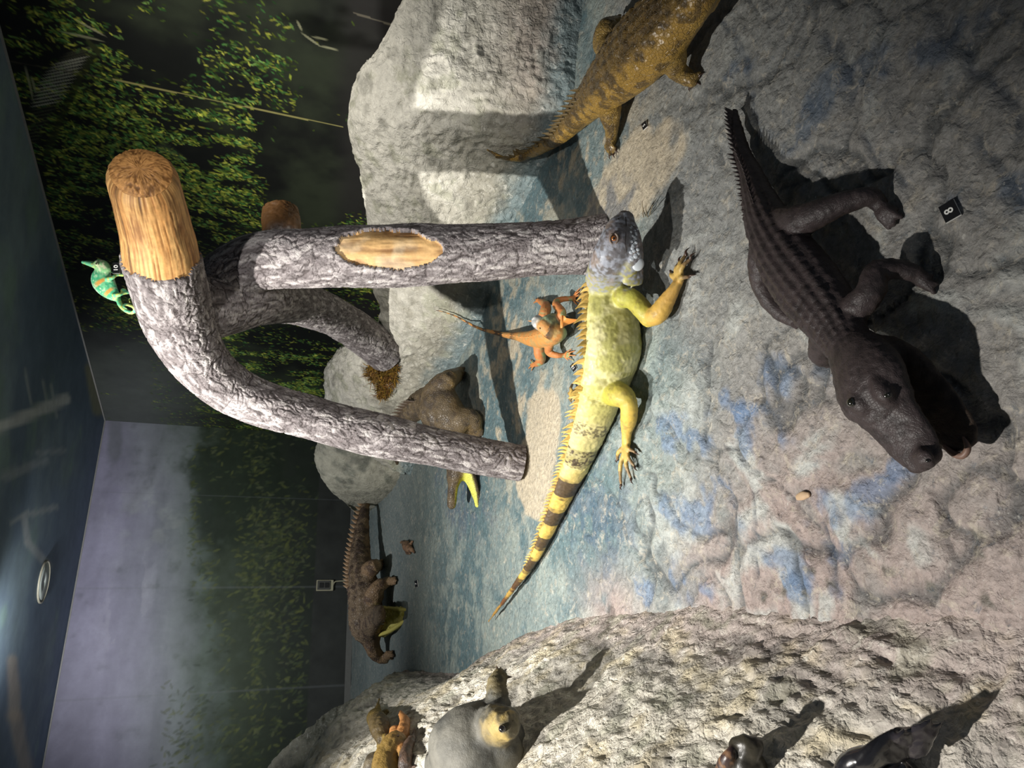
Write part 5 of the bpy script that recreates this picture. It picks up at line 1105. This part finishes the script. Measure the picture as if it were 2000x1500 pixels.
def downlight():
    c = at_z(84, 1136, CEIL-.004); root = empty('ceiling_light', c, 'round unlit pale recessed light in the dark blue ceiling', 'ceiling light')
    def ring(r0, r1, z0, z1, nm, mt):
        th = np.arange(64)/64*2*math.pi; pr = [(r0, z0), (r1, z0), (r1, z1), (r0, z1)]
        V = np.vstack([np.stack([np.cos(th)*r, np.sin(th)*r, 0*th+z], -1) for r, z in pr]); F = []
        for k in range(4): F += [[k*64+i, k*64+(i+1) % 64, ((k+1) % 4)*64+(i+1) % 64, ((k+1) % 4)*64+i] for i in range(64)]
        link(nm, mesh_np(nm, V, np.array(F), smooth=False), mt, root)
    rad = abs(np.linalg.norm(at_z(84, 1101, CEIL)-at_z(84, 1170, CEIL)))/2
    ring(rad*.90, rad, -.012, 0, 'rim', flat_mat('light_rim', (150, 146, 128), .5)); ring(.001, rad*.9, -.008, -.002, 'diffuser', flat_mat('light_diffuser', (176, 184, 176), .5))
downlight()
def moss():
    rs = np.random.RandomState(5); V = []; F = []; C = []
    cs = [(742, 672, 8), (752, 690, 10), (748, 712, 16), (742, 735, 16), (756, 752, 14), (735, 722, 14), (764, 735, 10), (770, 715, 8), (750, 765, 10)]
    c1 = s2l([150, 116, 48]); c2 = s2l([98, 82, 34]); c3 = s2l([120, 84, 50])
    for k in range(3600):
        x, y, r = cs[rs.randint(len(cs))]; a = rs.rand()*6.28; q = r*math.sqrt(rs.rand())*1.25; P = hit(x+q*math.cos(a), y+q*math.sin(a)); nn = gn(P)
        P = P+nn*rs.rand()*.035; d = rs.randn(3); d /= np.linalg.norm(d); d = d+nn*.4; L_ = .018+.03*rs.rand(); s = np.cross(d, rs.randn(3)); s = s/np.linalg.norm(s)*.0022
        m = P+d*L_*.5+rs.randn(3)*.004; e = P+d*L_; b = len(V); V += [P-s, P+s, m+s*.8, m-s*.8, e+s*.3, e-s*.3]; F += [[b, b+1, b+2, b+3], [b+3, b+2, b+4, b+5]]
        cc = [c1, c2, c3][rs.randint(3)]*(.6+.8*rs.rand()); C += [cc]*6
    me = mesh_np('moss', np.array(V), np.array(F), np.array(C)); tag(link('moss', me, attr_mat('dry_moss', .8, (), .2, .2, 60)), 'dry golden moss around the foot of the hind limb on the boulder', 'moss', kind='stuff')
moss()
def stick(name, label, cat, tubes_, rgb):
    me = loose(tubes_); c = np.mean([t['p'].mean(0) for t in tubes_], 0); me.transform(Matrix.Translation(-Vector(c))); o = link(name, me, flat_mat(name, rgb, .7, bump=.5)); o.location = c; return tag(o, label, cat)
h_ = lambda x, y, e=.0: hit(x, y)+gn(hit(x, y))*e
stick('twig', 'pale forked twig in the moss at the foot of the hind limb', 'twig', [tube([h_(722, 654, .02), h_(734, 652, .03), h_(742, 656, .025), h_(752, 662, .01)], [.006, .009, .008, .004], n=16), tube([h_(736, 652, .03), h_(740, 646, .03), h_(746, 644, .02)], [.007, .005, .003], n=10)], (206, 190, 168))
stick('bark_chip', 'brown curl of bark lying in the moss', 'bark', [tube([h_(750, 690, .02), h_(760, 694, .035), h_(768, 704, .02)], [.012, .02, .008], [.006, .010, .005], n=12), ], (104, 76, 58))
stick('pebble', 'small tan stone chip on the blue-grey floor', 'stone', [tube([h_(1560, 972, .004), h_(1572, 969, .006), h_(1582, 967, .004)], [.007, .010, .006], [.004, .006, .004], n=12)], (176, 150, 120))
gr = empty('grass_tuft', Z(1264, 422), 'sparse dry grass blades on the floor just in front of the big iguana', 'grass')
GB = flat_mat('dry_blade', (122, 108, 84), .7)
for (x0, y0, x1, y1) in ((1262, 422, 1254, 392), (1266, 424, 1262, 396), (1270, 420, 1282, 388), (1258, 424, 1258, 404)):
    b = Z(x0, y0, .0)+np.array([0, 0, .002]); e = Z(x1, y1, .05)
    part('blade', loose([tube([b, (b+e)/2+[0, 0, .004], e], [.0018, .0015, .0006], n=10, m=6)]), GB, gr)
